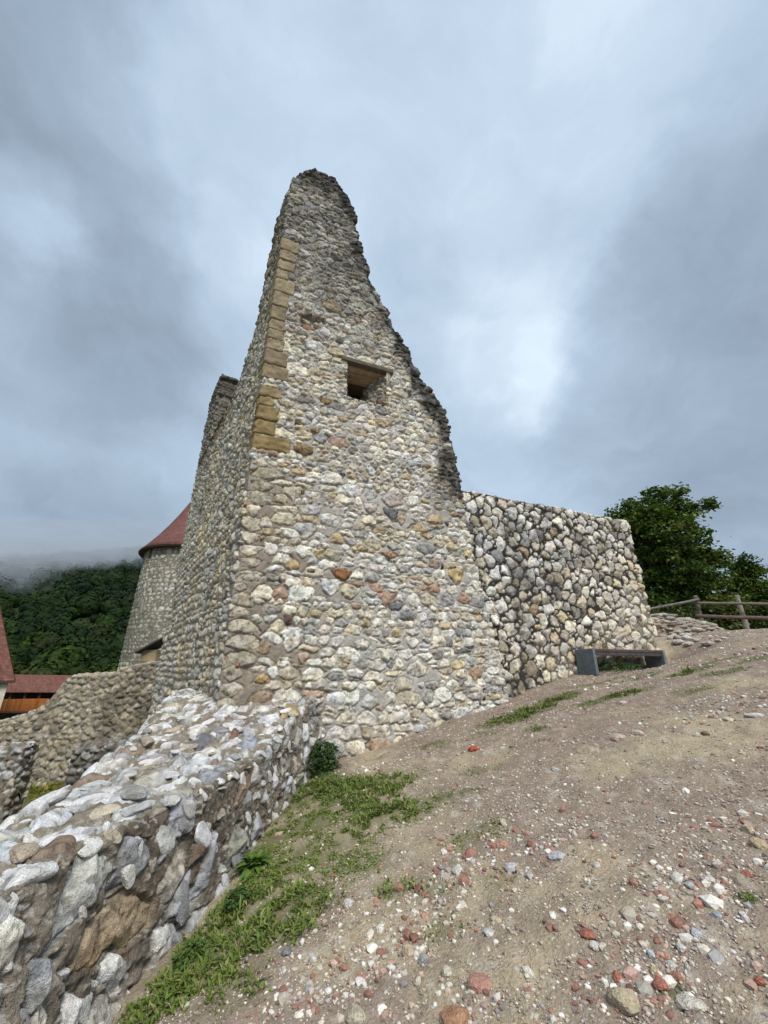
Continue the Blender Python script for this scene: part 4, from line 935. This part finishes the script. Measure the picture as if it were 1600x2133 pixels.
log('rail', at(1330, 1272, 12.7), at(1460, 1248, 12.0), .05, .055, (.20, .19, .17), fence, 4)
log('rail', at(1446, 1256, 11.96), at(1720, 1259, 11.4), .055, .06, (.17, .14, .11), fence, 5)
log('rail', at(1443, 1283, 11.9), at(1720, 1292, 11.3), .07, .075, (.13, .095, .075), fence, 6)
logo = empty('fallen_log', tuple(at(1555, 1320, 10.9))); tag(logo, 'dark log lying on the ground in front of the fence', 'log')
log('trunk', at(1508, 1324, 10.9), at(1720, 1308, 10.6), .06, .075, (.16, .145, .125), logo, 7)
def remnant():
    t = empty('wall_remnant', tuple(at(1420, 1325, 11.0))); tag(t, 'crumbled stump of a stone wall between the low wall and the fence', 'wall stump')
    nx, ny = 150, 60; a = at(1335, 1322, 11.2); b = at(1512, 1330, 10.7); f = np.linspace(0, 1, nx)[:, None]; g = np.linspace(0, 1, ny)[None]
    prof = np.interp(f[:, 0], [0, .12, .3, .42, .55, .68, .85, 1], [.40, .42, .62, .60, .38, .42, .30, 0]) ; cross = np.interp(g[0], [0, .12, .3, .7, .9, 1], [0, .60, .95, 1., .8, 0])
    X = a[0] + (b[0] - a[0]) * f + 0 * g; Y = a[1] + (b[1] - a[1]) * f + (g - .3) * 1.1; Z = ground_z(X, Y) - .06 + prof[:, None] * cross[None] * 1.0
    G = np.stack([X, Y, Z], -1); G += (.05 * (fbm((G * 3).reshape(-1, 3), 3, 3).reshape(nx, ny) - .5))[..., None] * np.array([0, 0, 2])
    c = np.tile((.30, .25, .19), (nx * ny, 1)) * (.7 + .6 * fbm((G * 6).reshape(-1, 3), 3, 9))[:, None]
    mesh_np('core', G.reshape(-1, 3), grid_faces(nx, ny), M['stone'], c, t)
    r = np.random.default_rng(4); n = 420; ii, jj = r.integers(0, nx - 8, n), r.integers(2, ny - 12, n); C = G[ii, jj]
    bank, bf = rock_arrays(n, r, 2, 8); sz = np.exp(r.normal(math.log(.065), .4, n))
    P = bank * sz[:, None, None] * np.stack([r.uniform(.9, 1.8, n), r.uniform(.8, 1.3, n), r.uniform(.4, .75, n)], 1)[:, None]; a_ = r.uniform(-.7, .7, n); ca, sa = np.cos(a_)[:, None], np.sin(a_)[:, None]
    P = np.stack([P[..., 0] * ca - P[..., 1] * sa, P[..., 0] * sa + P[..., 1] * ca, P[..., 2]], -1) + C[:, None]
    col = pick_cols(n, [((.48, .43, .37), .45), ((.38, .33, .28), .3), ((.36, .26, .21), .15), ((.22, .19, .17), .15)], r)
    mesh_np('masonry', P.reshape(-1, 3), (bf[None] + (np.arange(n) * len(ICO[2][0]))[:, None, None]).reshape(-1, 3), M['stone'], np.repeat(col, len(ICO[2][0]), 0), t, smooth=False)
    r = np.random.default_rng(4)
remnant()
for i in range(18):
    px = random.uniform(1385, 1515); p = ground_hit(px, random.uniform(1322, 1345)); s = random.uniform(.05, .13)
    o = rock('rubble_stone', (p[0], p[1], float(gz(p[0], p[1])) + s * .2), (s, s * .8, s * .5), random.choice([(.54, .50, .45), (.46, .38, .33), (.58, .55, .50)]), 300 + i, M['stone'], sub=2, rz=random.uniform(0, 6))
    tag(o, 'pale flat stone among those strewn in front of the wall stump and fence', 'stone', 'rubble stones in front of the fence')

# ------------------------------------------------------------------ trees on the right
def tree(name, base, lobes, ncl, leaf, cols, label, seed, trunk_r=.22, per=44, group=None):
    r = np.random.default_rng(seed); base = np.array(base, float); t = empty(name, tuple(base)); tag(t, label, 'tree', group)
    lob = [(np.array(c), rd) for c, rd in lobes]; w = np.array([rd ** 2.0 + .05 for _, rd in lob]); w /= w.sum()
    k = r.choice(len(lob), ncl, p=w); C = np.array([lob[i][0] for i in k]); RD = np.array([lob[i][1] for i in k])
    d = r.normal(size=(ncl, 3)); d /= np.linalg.norm(d, axis=1, keepdims=True); q = r.uniform(.2, 1.12, ncl) ** .45
    cl = C + d * (RD * q)[:, None] * np.array([1, 1, .9]); ang = d
    n = ncl * per; ci = np.repeat(np.arange(ncl), per); rd = r.uniform(.18, .46, ncl)
    o = r.normal(size=(n, 3)) * np.array([.55, .55, .22]) * rd[ci][:, None]
    P = cl[ci] + o + np.array([0, 0, -.10]) * (np.linalg.norm(o[:, :2], axis=1) ** 2)[:, None] * 3
    yaw = r.uniform(0, 6.28, n); pit = r.normal(-.45, .4, n); L = leaf * r.uniform(.6, 1.35, n); wd = L * .42
    dd = np.stack([np.cos(yaw) * np.cos(pit), np.sin(yaw) * np.cos(pit), np.sin(pit)], 1); s = np.stack([-np.sin(yaw), np.cos(yaw), r.normal(0, .3, n)], 1)
    m1 = P + dd * (L * .5)[:, None]; up = np.cross(dd, s); lift = up * (wd * .3)[:, None]
    V = np.stack([P, m1 - s * wd[:, None] + lift, P + dd * L[:, None], m1 + s * wd[:, None] + lift], 1)
    cc = np.array(cols)[r.integers(0, len(cols), ncl)][ci] * r.uniform(.75, 1.3, (n, 1)) * np.array([1, 1, 1])
    mesh_np('crown', V.reshape(-1, 3), np.arange(n * 4).reshape(n, 4), M['leaf'], np.repeat(cc, 4, 0), t, smooth=False)
    top = np.mean([c for c, _ in lob], 0); fork = base * .55 + top * .45
    paths = [[base, base * .6 + fork * .4 + (.05, 0, 0), fork]]; m = mesh_tube(paths, trunk_r, trunk_r * .7, 12)
    trk = mesh_np('trunk', m[0], m[1], M['wood'], np.tile((.10, .085, .07), (len(m[0]), 1)), t)
    for (c, rd_) in lob:
        if rd_ < .5: continue
        mid = fork * .5 + c * .5 + r.normal(0, .15, 3); br = [[fork - (0, 0, .1), mid, c]]
        for j in range(5):
            e = c + np.clip(r.normal(0, rd_ * .45, 3), -rd_ * .6, rd_ * .6); br.append([mid * .3 + c * .7, (mid * .2 + c * .4 + e * .4), e])
        m1_ = mesh_tube(br[:1], trunk_r * .32 * min(1, rd_), .015, 6); m2_ = mesh_tube(br[1:], .022, .006, 5); m = (np.concatenate([m1_[0], m2_[0]]), np.concatenate([m1_[1], m2_[1] + len(m1_[0])])); mesh_np('limb', m[0] - base, m[1], M['wood'], np.tile((.09, .08, .065), (len(m[0]), 1)), trk, local=True)
LV = [(.075, .135, .022), (.105, .165, .028), (.048, .092, .018), (.140, .185, .038)]
D_ = 18.
lob1 = [((1312, 1085), .80, 0), ((1290, 1075), .45, .2), ((1330, 1075), .95, 0), ((1378, 1048), 1.0, .3), ((1290, 1100), .6, .2), ((1425, 1062), .55, 0), ((1385, 1110), 1.2, -.4), ((1350, 1140), 1.2, .6), ((1440, 1130), .95, .2), ((1395, 1170), 1.3, -.3), ((1455, 1180), .9, .0), ((1370, 1215), 1.3, .5), ((1440, 1230), 1.1, .2), ((1490, 1160), .55, .1), ((1475, 1050), .26, 0), ((1350, 1250), 1.1, 0), ((1270, 1085), .35, 0), ((1480, 1215), .7, .4), ((1410, 1260), 1.0, .5)]
tree('broadleaf_tree', (13.2, 18, -1.6), [(at(c[0], c[1], D_ + dy), rd) for c, rd, dy in lob1], 850, .16, LV, 'large dark green broadleaf tree rising behind the end of the low wall', 91, .26)
lob2 = [((1552, 1180), .62, 0), ((1530, 1215), .75, .2), ((1575, 1210), .7, 0), ((1545, 1250), .9, .3), ((1590, 1250), .8, .2), ((1515, 1255), .7, 0)]
tree('broadleaf_tree', (16.0, 19, -1.6), [(at(c[0], c[1], 19 + dy), rd) for c, rd, dy in lob2], 230, .15, LV, 'smaller loose crowned tree right of the large tree, above the fence', 92, .14)
lob3 = [((1610, 1225), .6, 0), ((1640, 1200), .8, 0), ((1620, 1250), .8, 0)]
tree('broadleaf_tree', (19.0, 20, -1.6), [(at(c[0], c[1], 20 + dy), rd) for c, rd, dy in lob3], 110, .15, LV, 'low tree cut by the right edge behind the fence', 93, .12)
def shrub_band():
    lob4 = [((1400 + 28 * i, 1288 + 6 * (i % 2)), .62, .2 * (i % 3)) for i in range(9)]
    tree('undergrowth', (14.0, 16, .0), [(at(c[0], c[1], 15.2 + dy), rd) for c, rd, dy in lob4], 260, .12, [(.055, .085, .018), (.08, .105, .025)], 'dark green undergrowth along the back of the fence', 94, .06, per=50)
    bpy.data.objects['undergrowth']['category'] = 'shrub'
shrub_band()

# ------------------------------------------------------------------ round tower
rt = empty('round_tower', (-14.3, 29.7, -3)); tag(rt, 'round rubble stone tower with a flared conical red tiled roof', 'tower')
def round_tower():
    Rr = 3.65; cx, cy = -14.3, 29.7; nz = int(12 / .05); na = 460
    z = np.linspace(-4, 8.1, nz)[:, None]; a = np.linspace(0, 2 * math.pi, na, endpoint=False)[None]; rad = Rr * (1 + .012 * (8 - z) / 12)
    G = np.stack([cx + rad * np.cos(a), cy + rad * np.sin(a), z + 0 * a], -1); U = a * Rr + 0 * z; V = z + 0 * a
    S = seeds_course(-.5, 24, -4.2, 8.6, [((.50, .475, .39), .4), ((.40, .38, .32), .3), ((.58, .555, .48), .2), ((.28, .26, .22), .1)], 85, .16, .34, (.9, 1.9), rot=.2, fill=1.02)
    h, c, m = stonework(U, V, S, 86, H=.035, k=.03, joint=.02, warp=.03, wscale=5, mortar=(.20, .185, .15), poly=.8)
    n = np.stack([np.cos(a) + 0 * z, np.sin(a) + 0 * z, 0 * z + 0 * a], -1)
    # opening under the eave and a slit
    F = grid_faces(nz, na, wrap=True)[:, :]
    G2 = G + n * h.reshape(U.shape)[..., None]
    q = fbm(P3(U.ravel(), V.ravel()) * .5, 3, 87); c = mixc(c, (.16, .15, .11), sstep(q, .48, .65) * .45)
    ang = lambda px, py: None
    keep = np.ones(len(F), bool)
    for (a0, hw, z0, z1) in TOWER_OPEN:
        uu = (a.ravel() - a0 + math.pi) % (2 * math.pi) - math.pi; ins = ((np.abs(uu) * Rr < hw)[None] & (z > z0) & (z < z1)).ravel(); keep &= ~ins[F].any(1)
        ca, sa = math.cos(a0), math.sin(a0); o3 = np.array([cx + ca * Rr, cy + sa * Rr, (z0 + z1) / 2])
        dn = np.array([ca, sa, 0]); dt = np.array([-sa, ca, 0])
        block('opening', o3 - dn * .45, (dt, dn, UP), (hw + .08, .05, (z1 - z0) / 2 + .1), .01, (2, 2, 2), 0, (.03, .028, .025), M['wood'], rt)
        for sgn in (-1, 1): block('jamb', o3 - dn * .2 + dt * sgn * (hw + .05), (dt, dn, UP), (.08, .24, (z1 - z0) / 2 + .08), .02, (2, 4, 6), .01, (.34, .31, .25), M['far'], rt)
    mesh_np('wall', G2.reshape(-1, 3), F[keep], M['far'], c, rt)
    prof = [(4.02, 7.72), (4.05, 7.80), (3.85, 8.02), (3.55, 8.42), (3.1, 9.05), (2.55, 9.95), (2.0, 10.95), (1.4, 12.2), (.8, 13.6), (.3, 14.9), (.04, 15.6)]
    ss = np.linspace(0, len(prof) - 1, 150); pr = np.interp(ss, range(len(prof)), [p[0] for p in prof]); pz = np.interp(ss, range(len(prof)), [p[1] for p in prof])
    a = np.linspace(0, 2 * math.pi, 200, endpoint=False); course = (np.arange(150) / 1.0 % 3) / 3 * .055
    G = np.stack([cx + (pr[:, None] + course[:, None]) * np.cos(a)[None], cy + (pr[:, None] + course[:, None]) * np.sin(a)[None], pz[:, None] + 0 * a[None]], -1)
    cc = np.tile(np.array([.175, .085, .075]), (G[..., 0].size, 1)) * (1 + .35 * (_hash((np.arange(150)[:, None] // 3 + 0 * np.arange(200)[None]), np.arange(200)[None] + 0 * np.arange(150)[:, None], 0 * np.arange(150)[:, None] + 0 * np.arange(200)[None], 3).ravel() - .5))[:, None]
    rf = mesh_np('roof', G.reshape(-1, 3), grid_faces(150, 200, wrap=True), M['far'], cc, rt)
    a = np.linspace(0, 2 * math.pi, 120, endpoint=False)
    rads = [3.4, 4.02, 4.08, 4.04]; zz = [7.72, 7.66, 7.72, 7.80]
    G = np.stack([np.stack([cx + q * np.cos(a), cy + q * np.sin(a), 0 * a + w], -1) for q, w in zip(rads, zz)], 0)
    o = mesh_np('eave', G.reshape(-1, 3), grid_faces(4, 120, wrap=True), M['wood'], np.tile((.07, .045, .035), (480, 1)), rt)
def tower_ang(px, py):
    r = ray(px, py)[:2]; c = np.array([-14.3, 29.7]); A = r @ r; B = -2 * r @ c; C = c @ c - 3.65 ** 2; D = B * B - 4 * A * C; t = (-B - math.sqrt(max(D, 0))) / (2 * A); p = r * t - c
    return math.atan2(p[1], p[0]) % (2 * math.pi), float(ray(px, py)[2] * t)
_a1, _z1 = tower_ang(313, 1158); _a2, _z2 = tower_ang(299, 1262)
TOWER_OPEN = [(_a1, .28, 7.05, 7.70), (_a2, .09, _z2 - .4, _z2 + .35)]
round_tower()
# low roofed hatch between tower and ruin
hat = empty('wooden_hatch', tuple(at(320, 1375, 20))); tag(hat, 'small dark timber lean-to roof over a stone block beside the round tower', 'shelter')
a_, b_ = at(300, 1358, 20), at(334, 1340, 20); dd_ = (b_ - a_); ln_ = np.linalg.norm(dd_); dd_ /= ln_
block('roof_board', (a_ + b_) / 2 + dd_ * .15, (dd_, (0, 1, 0), np.cross(dd_, (0, 1, 0))), (ln_ / 2 + .25, .6, .04), .01, (6, 4, 2), .005, (.05, .045, .04), M['wood'], hat)
block('side_stone', at(318, 1367, 20.1), ((1, 0, 0), (0, 1, 0), UP), (.34, .4, .28), .05, (6, 6, 6), .03, (.36, .28, .17), M['stone'], hat)

# ------------------------------------------------------------------ walls of the lower court
def curtain(name, y0, tab, zb, thick, label, pal, seed, mortar, r0=.06, r1=.14, dens=.03, slant=0., dark=None):
    """standing wall across the view: tab photo points of its crest, converted at depth y0"""
    pts = [at(px, py, y0) for px, py in tab]; xs = np.array([p[0] for p in pts]); zs_ = np.array([p[2] for p in pts]); o = np.argsort(xs); xs, zs_ = xs[o], zs_[o]
    t = empty(name, (float(xs.mean()), y0, zb)); tag(t, label, 'wall')
    X = np.arange(xs[0], xs[-1], dens); top = np.interp(X, xs, zs_) + .06 * (fbm(P3(X * 3, X * 0 + seed), 3, seed) - .5) * 2; nr = int((top.max() - zb) / dens); nt = int(thick / dens)
    f = np.linspace(0, 1, nr)[:, None]; Z = zb + (top[None] - zb) * f; Y = y0 + slant * (X[None] - X[0]) + 0 * Z
    Gf = np.stack([X[None] + 0 * Z, Y, Z], -1)
    g = np.linspace(0, 1, nt)[1:, None]; Gt = np.stack([X[None] + 0 * g, Y[-1:] + g * thick, top[None] + .05 * np.sin(g * 3.1)], -1)
    Gb = np.stack([X[None] + 0 * f[1:], (Y[-1:] + thick) + 0 * f[1:], top[None] + (zb - top[None]) * f[1:]], -1)
    G = np.concatenate([Gf, Gt, Gb], 0)
    # close both ends
    e0 = G[:, :1].copy(); e0[..., 1] = y0 + slant * 0 + thick / 2; e0[..., 2] = np.minimum(G[:, :1, 2], G[:, :1, 2]); e1 = G[:, -1:].copy(); e1[..., 1] = Y[0, -1] + thick / 2
    U = np.repeat(X[None], G.shape[0], 0); V = np.concatenate([Z, Z[-1:] + g * thick, Z[-1:] + thick + (top[None] - zb) * f[1:]], 0)
    k = 14; ee0 = np.concatenate([e0 + (G[:, :1] - e0) * q / k for q in range(k)], 1); ee1 = np.concatenate([G[:, -1:] + (e1 - G[:, -1:]) * (q + 1) / k for q in range(k)], 1)
    U = np.concatenate([X[0] - thick / 2 * (1 - np.arange(k) / k)[None] + 0 * U[:, :1], U, X[-1] + thick / 2 * ((np.arange(k) + 1) / k)[None] + 0 * U[:, :1]], 1); V = np.concatenate([np.repeat(V[:, :1], k, 1), V, np.repeat(V[:, -1:], k, 1)], 1)
    G = np.concatenate([ee0, G, ee1], 1); N = normals_of(G, wrap=False, flip=False)
    if N[nr // 2, G.shape[1] // 2, 1] > 0: N = -N; fl = True
    else: fl = False
    S = seeds_random(U.min() - .3, U.max() + .3, V.min() - .3, V.max() + .3, pal, seed, r0, r1, (.8, 2.2), fill=1.1, rot=.35)
    h, c, m = stonework(U, V, S, seed + 1, H=.042, joint=.004, mortar=mortar, sharp=.05, poly=.8, smear=.03)
    Uf, Vf = U.ravel(), V.ravel(); q = fbm(P3(Uf, Vf, 2.) * .9, 4, seed + 2)
    if dark: c = mixc(c, (.05, .048, .032), sstep(q + dark[0] * (Uf - dark[1]), .46, .66) * dark[2])
    G = G + N * h.reshape(U.shape)[..., None]; F = grid_faces(*U.shape)
    mesh_np('masonry', G.reshape(-1, 3), F if not fl else F[:, ::-1], M['stone'], c, t)
    return t
curtain('courtyard_wall', 11.6, [(-120, 1530), (0, 1503), (45, 1492), (75, 1478), (105, 1455), (130, 1425), (148, 1410), (185, 1408), (232, 1405), (250, 1392), (305, 1384), (345, 1384)], -4.2, .9, 'long brown rubble wall with a sloping broken crest left behind the tall ruin', PAL_BACK, 501, (.27, .235, .18), .022, .10, .022, dark=(.16, -7.4, .6))
curtain('wall_stump', 6.9, [(-90, 1572), (0, 1562), (30, 1556), (50, 1560)], -3.0, .30, 'grey lichen covered wall stump at the left edge in front of the brown wall', [((.42, .42, .40), .5), ((.30, .28, .25), .3), ((.50, .46, .38), .2)], 511, (.20, .17, .13), .03, .07, .015, dark=(.0, 0, .8))
curtain('wall_stump', 8.3, [(152, 1562), (190, 1555), (232, 1548), (268, 1562)], -3.0, .7, 'dark mossy low wall stump right of the grass in the lower court', [((.26, .25, .23), .5), ((.18, .17, .15), .3), ((.34, .33, .30), .2)], 521, (.10, .085, .065), .03, .07, .016, dark=(.0, 0, .95))

# ------------------------------------------------------------------ house and gallery in the valley
def slabs(name, a, b, c, d, thick, col, mat, parent, nu=60, nv=20, courses=18, cols=50, seed=0):
    """tiled roof plane a-b (eave) to d-c (ridge)"""
    a, b, c, d = [np.array(p, float) for p in (a, b, c, d)]; f = np.linspace(0, 1, courses * 4)[:, None, None]; g = np.linspace(0, 1, cols * 4)[None, :, None]
    G = (a * (1 - g) + b * g) * (1 - f) + (d * (1 - g) + c * g) * f; n = np.cross(b - a, d - a); n /= np.linalg.norm(n)
    if n[2] < 0: n = -n
    saw = 1 - (np.arange(courses * 4) % 4) / 4.; w = .5 + .5 * np.cos(np.arange(cols * 4) * math.pi / 2)
    G = G + n * (saw[:, None, None] * .05 + w[None, :, None] * .03)
    ci = np.arange(courses * 4)[:, None] // 4 + 0 * np.arange(cols * 4)[None]; cj = np.arange(cols * 4)[None] // 4 + 0 * ci
    cc = np.asarray(col) * (1 + .45 * (_hash(ci, cj, 0 * ci, seed).ravel() - .5))[:, None]
    return mesh_np(name, G.reshape(-1, 3), grid_faces(courses * 4, cols * 4), mat, cc, parent)
gal = empty('covered_gallery', tuple(at(60, 1490, 45))); tag(gal, 'long low gallery with red tiled roof and orange timber railing in the valley', 'gallery')
RT = (.165, .078, .062)
yg = 45.
e0, e1 = at(-60, 1443, yg), at(210, 1444, yg + 3); r0_, r1_ = at(-60, 1404, yg + 3), at(210, 1408, yg + 6)
slabs('roof', e0, e1, r1_, r0_, .1, RT, M['far'], gal, courses=14, cols=80, seed=5)
_u = (e1 - e0); _l = np.linalg.norm(_u); _u = _u / _l; _v = np.array([-_u[1], _u[0], 0])
mid_ = lambda f, py_: e0 + (e1 - e0) * f
for k in range(9):
    p = e0 + (e1 - e0) * (k + .5) / 9 + _v * .5; block('post', p + UP * -.75, ((1, 0, 0), (0, 1, 0), UP), (.09, .09, .8), .01, (2, 2, 4), 0, (.16, .09, .05), M['wood'], gal)
zr = (at(60, 1458, yg)[2] + at(60, 1484, yg)[2]) / 2; hr_ = (at(60, 1458, yg)[2] - at(60, 1484, yg)[2]) / 2
pm = (e0 + e1) / 2 + _v * .35
for k in range(70):
    p = e0 + (e1 - e0) * (k + .5) / 70 + _v * .35; block('railing_board', (p[0], p[1], zr), (_u, _v, UP), (_l / 140 - .012, .02, hr_), .004, (1, 1, 2), 0, np.array((.36, .125, .035)) * random.uniform(.75, 1.2), M['wood'], gal, k)
block('back_wall', pm + _v * 2.6 + UP * (-1.6), (_u, _v, UP), (_l / 2, .15, 1.9), .01, (4, 2, 2), 0, (.12, .10, .08), M['far'], gal)
block('floor', pm + _v * 1.3 + UP * (zr - hr_ - .12 - pm[2]), (_u, _v, UP), (_l / 2, 1.4, .1), .01, (4, 2, 2), 0, (.10, .05, .03), M['wood'], gal)
house = empty('house', tuple(at(-40, 1480, 38))); tag(house, 'cream walled house with steep red tiled hip roof at the left edge', 'house')
yh = 38.
h_e = at(31, 1418, yh); hv = h_e.copy(); hv[2] = 0; hv /= np.linalg.norm(hv); hv = np.array([hv[0] * math.cos(R_(4)) - hv[1] * math.sin(R_(4)), hv[0] * math.sin(R_(4)) + hv[1] * math.cos(R_(4)), 0]); hu = np.array([hv[1], -hv[0], 0])   # away / to the right
HL, HD = 11.0, 8.0
zr_ = 6.6
h_w = h_e - hu * HL; hb = h_e + hv * HD; hbw = h_w + hv * HD; h_r = h_e - hu * 2.6 + hv * HD / 2 + UP * zr_; h_r2 = h_w + hu * 2.6 + hv * HD / 2 + UP * zr_
slabs('roof', h_w, h_e, h_r, h_r2, .1, RT, M['far'], house, courses=26, cols=44, seed=6)
slabs('roof', h_e, hb, h_r, h_r, .1, RT, M['far'], house, courses=26, cols=34, seed=7)
slabs('roof', hbw, hb, h_r, h_r2, .1, RT, M['far'], house, courses=26, cols=44, seed=8)
hc = (h_e + hbw) / 2
block('wall', hc - UP * 3.2, (hu, hv, UP), (HL / 2 - .35, HD / 2 - .35, 3.1), .02, (4, 4, 4), 0, (.62, .57, .47), M['far'], house, colvar=.06)
block('eave_board', (h_e + h_w) / 2 - UP * .08, (hu, hv, UP), (HL / 2, .06, .09), .01, (2, 2, 2), 0, (.09, .055, .04), M['wood'], house)
block('eave_board', (h_e + hb) / 2 - UP * .08, (hu, hv, UP), (.06, HD / 2 - .1, .09), .01, (2, 2, 2), 0, (.09, .055, .04), M['wood'], house)
block('window', h_e - hu * 1.6 + hv * .36 - UP * 1.6, (hu, hv, UP), (.45, .05, .6), .01, (2, 2, 2), 0, (.05, .05, .05), M['wood'], house)

# ------------------------------------------------------------------ wooded hill and mist
def hill_z(x, y):
    d = np.hypot(x, y); az = np.degrees(np.arctan2(x, y))
    crest = interp(az, [(-90, 60), (-60, 75), (-48, 92), (-42, 104), (-36, 122), (-30, 136), (-20, 140), (0, 70), (15, 0)])
    f = sstep(d, 130, 560) ; w = .5 * f + .5 * np.clip((d - 130) / 430, 0, 1)
    return -26 + (crest + 26) * w + 14 * (fbm(P3(x, y) / 90., 4, 55) - .5)
def hill():
    az = np.radians(np.linspace(-85, 12, 180))[None]; d = np.linspace(70, 900, 150)[:, None]; X = d * np.sin(az); Y = d * np.cos(az); Z = hill_z(X.ravel(), Y.ravel()).reshape(X.shape) - 1.5
    c = np.tile((.03, .045, .018), (X.size, 1)); o = mesh_np('hill', np.stack([X, Y, Z], -1).reshape(-1, 3), grid_faces(150, 180), M['wleaf'], c); tag(o, kind='structure')
    r = np.random.default_rng(12); n = 4200; dd = np.sqrt(r.uniform(120 ** 2, 640 ** 2, n)); aa = np.radians(r.uniform(-62, -18, n)); x, y = dd * np.sin(aa), dd * np.cos(aa)
    z = hill_z(x, y); rad = np.exp(r.normal(math.log(4.6), .28, n)); rad = np.clip(rad, 2.4, 8.5); per = 110
    dv = r.normal(size=(n, per, 3)); dv[..., 2] = np.abs(dv[..., 2]) - .25; dv /= np.linalg.norm(dv, axis=2, keepdims=True)
    lump = 1 + .30 * (vnoise(((dv * 2.2) + (np.arange(n) * 7.7)[:, None, None]).reshape(-1, 3), 8).reshape(n, per) - .5) * 2
    P = np.stack([x, y, z + rad * .4], 1)[:, None] + dv * (rad[:, None] * lump * r.uniform(.82, 1, (n, per)))[..., None] * np.array([1, 1, 1.1])
    s = (rad / 5 * .72)[:, None] * r.uniform(.5, 1.2, (n, per)); t1 = r.normal(size=(n, per, 3)); t1 = np.cross(dv, t1); t1 /= np.linalg.norm(t1, axis=2, keepdims=True); t2 = np.cross(dv + r.normal(0, .35, (n, per, 3)), t1)
    V = np.stack([P - t1 * s[..., None], P - t2 * s[..., None] * .8, P + t1 * s[..., None], P + t2 * s[..., None] * .8], 2)
    base = np.array([(.030, .062, .018), (.045, .080, .018), (.060, .095, .020), (.024, .050, .020), (.050, .070, .025)])[r.choice(5, n, p=[.3, .28, .12, .2, .1])] * r.uniform(.75, 1.25, (n, 1))
    nearc = (1 - sstep(dd, 190, 330))[:, None]; base = base * np.array([.34, .43, .40]) * (1 + nearc * np.array([.75, .45, -.1]))
    c = np.repeat(base[:, None], per, 1) * r.uniform(.75, 1.3, (n, per, 1)); c = np.repeat(c.reshape(-1, 3), 4, 0)
    bv, bf = ICO[2]; IV = np.stack([x, y, z + rad * .35], 1)[:, None] + bv[None] * (rad * .80)[:, None, None]; IF = (bf[None] + (np.arange(n) * len(bv))[:, None, None]).reshape(-1, 3)
    q = np.arange(n * per * 4).reshape(-1, 4); T = np.concatenate([q[:, [0, 1, 2]], q[:, [0, 2, 3]], IF + n * per * 4])
    o = mesh_np('forest', np.concatenate([V.reshape(-1, 3), IV.reshape(-1, 3)]), T, M['wleaf'], np.concatenate([c, np.repeat(base * .9, len(bv), 0)]), smooth=False); tag(o, kind='stuff')
hill()
def mist():
    m = bpy.data.materials.new('mist'); m.use_nodes = True; nt = m.node_tree; nt.nodes.remove(nt.nodes['Principled BSDF'])
    v = nt.nodes.new('ShaderNodeVolumePrincipled'); v.inputs['Color'].default_value = (.84, .89, .95, 1); v.inputs['Density'].default_value = .0075; v.inputs['Anisotropy'].default_value = .2
    nt.links.new(v.outputs[0], nt.nodes['Material Output'].inputs['Volume'])
    V, F, off = [], [], 0; bv, bf = ICO[4]
    for i, (px, py, d, rx, ry, rz) in enumerate(MIST):
        r = ray(px, py); r = r / np.hypot(r[0], r[1]); c = r * d
        lump = 1 + .75 * (fbm(bv * 2.6 + i * 9.1, 5, 40 + i, .6) - .5) * 2
        tdir = np.array([r[1], -r[0]]); P = bv * lump[:, None]
        X = c[0] + P[:, 0] * rx * tdir[0] + P[:, 1] * ry * r[0]; Y = c[1] + P[:, 0] * rx * tdir[1] + P[:, 1] * ry * r[1]; Z = c[2] + P[:, 2] * rz
        V.append(np.stack([X, Y, Z], 1)); F.append(bf + off); off += len(bv)
    for k, (vv, ff) in enumerate(zip(V, F)):
        o = mesh_np('mist', vv, ff - ff.min(), m); tag(o, kind='stuff')
MIST = [(150, 1165, 480, 320, 60, 30), (20, 1205, 400, 90, 35, 18), (330, 1150, 440, 120, 50, 26), (90, 1195, 430, 120, 40, 18), (230, 1180, 430, 100, 40, 20), (290, 1172, 400, 80, 40, 14), (10, 1262, 350, 55, 25, 16), (-60, 1230, 380, 80, 30, 24)]
mist()
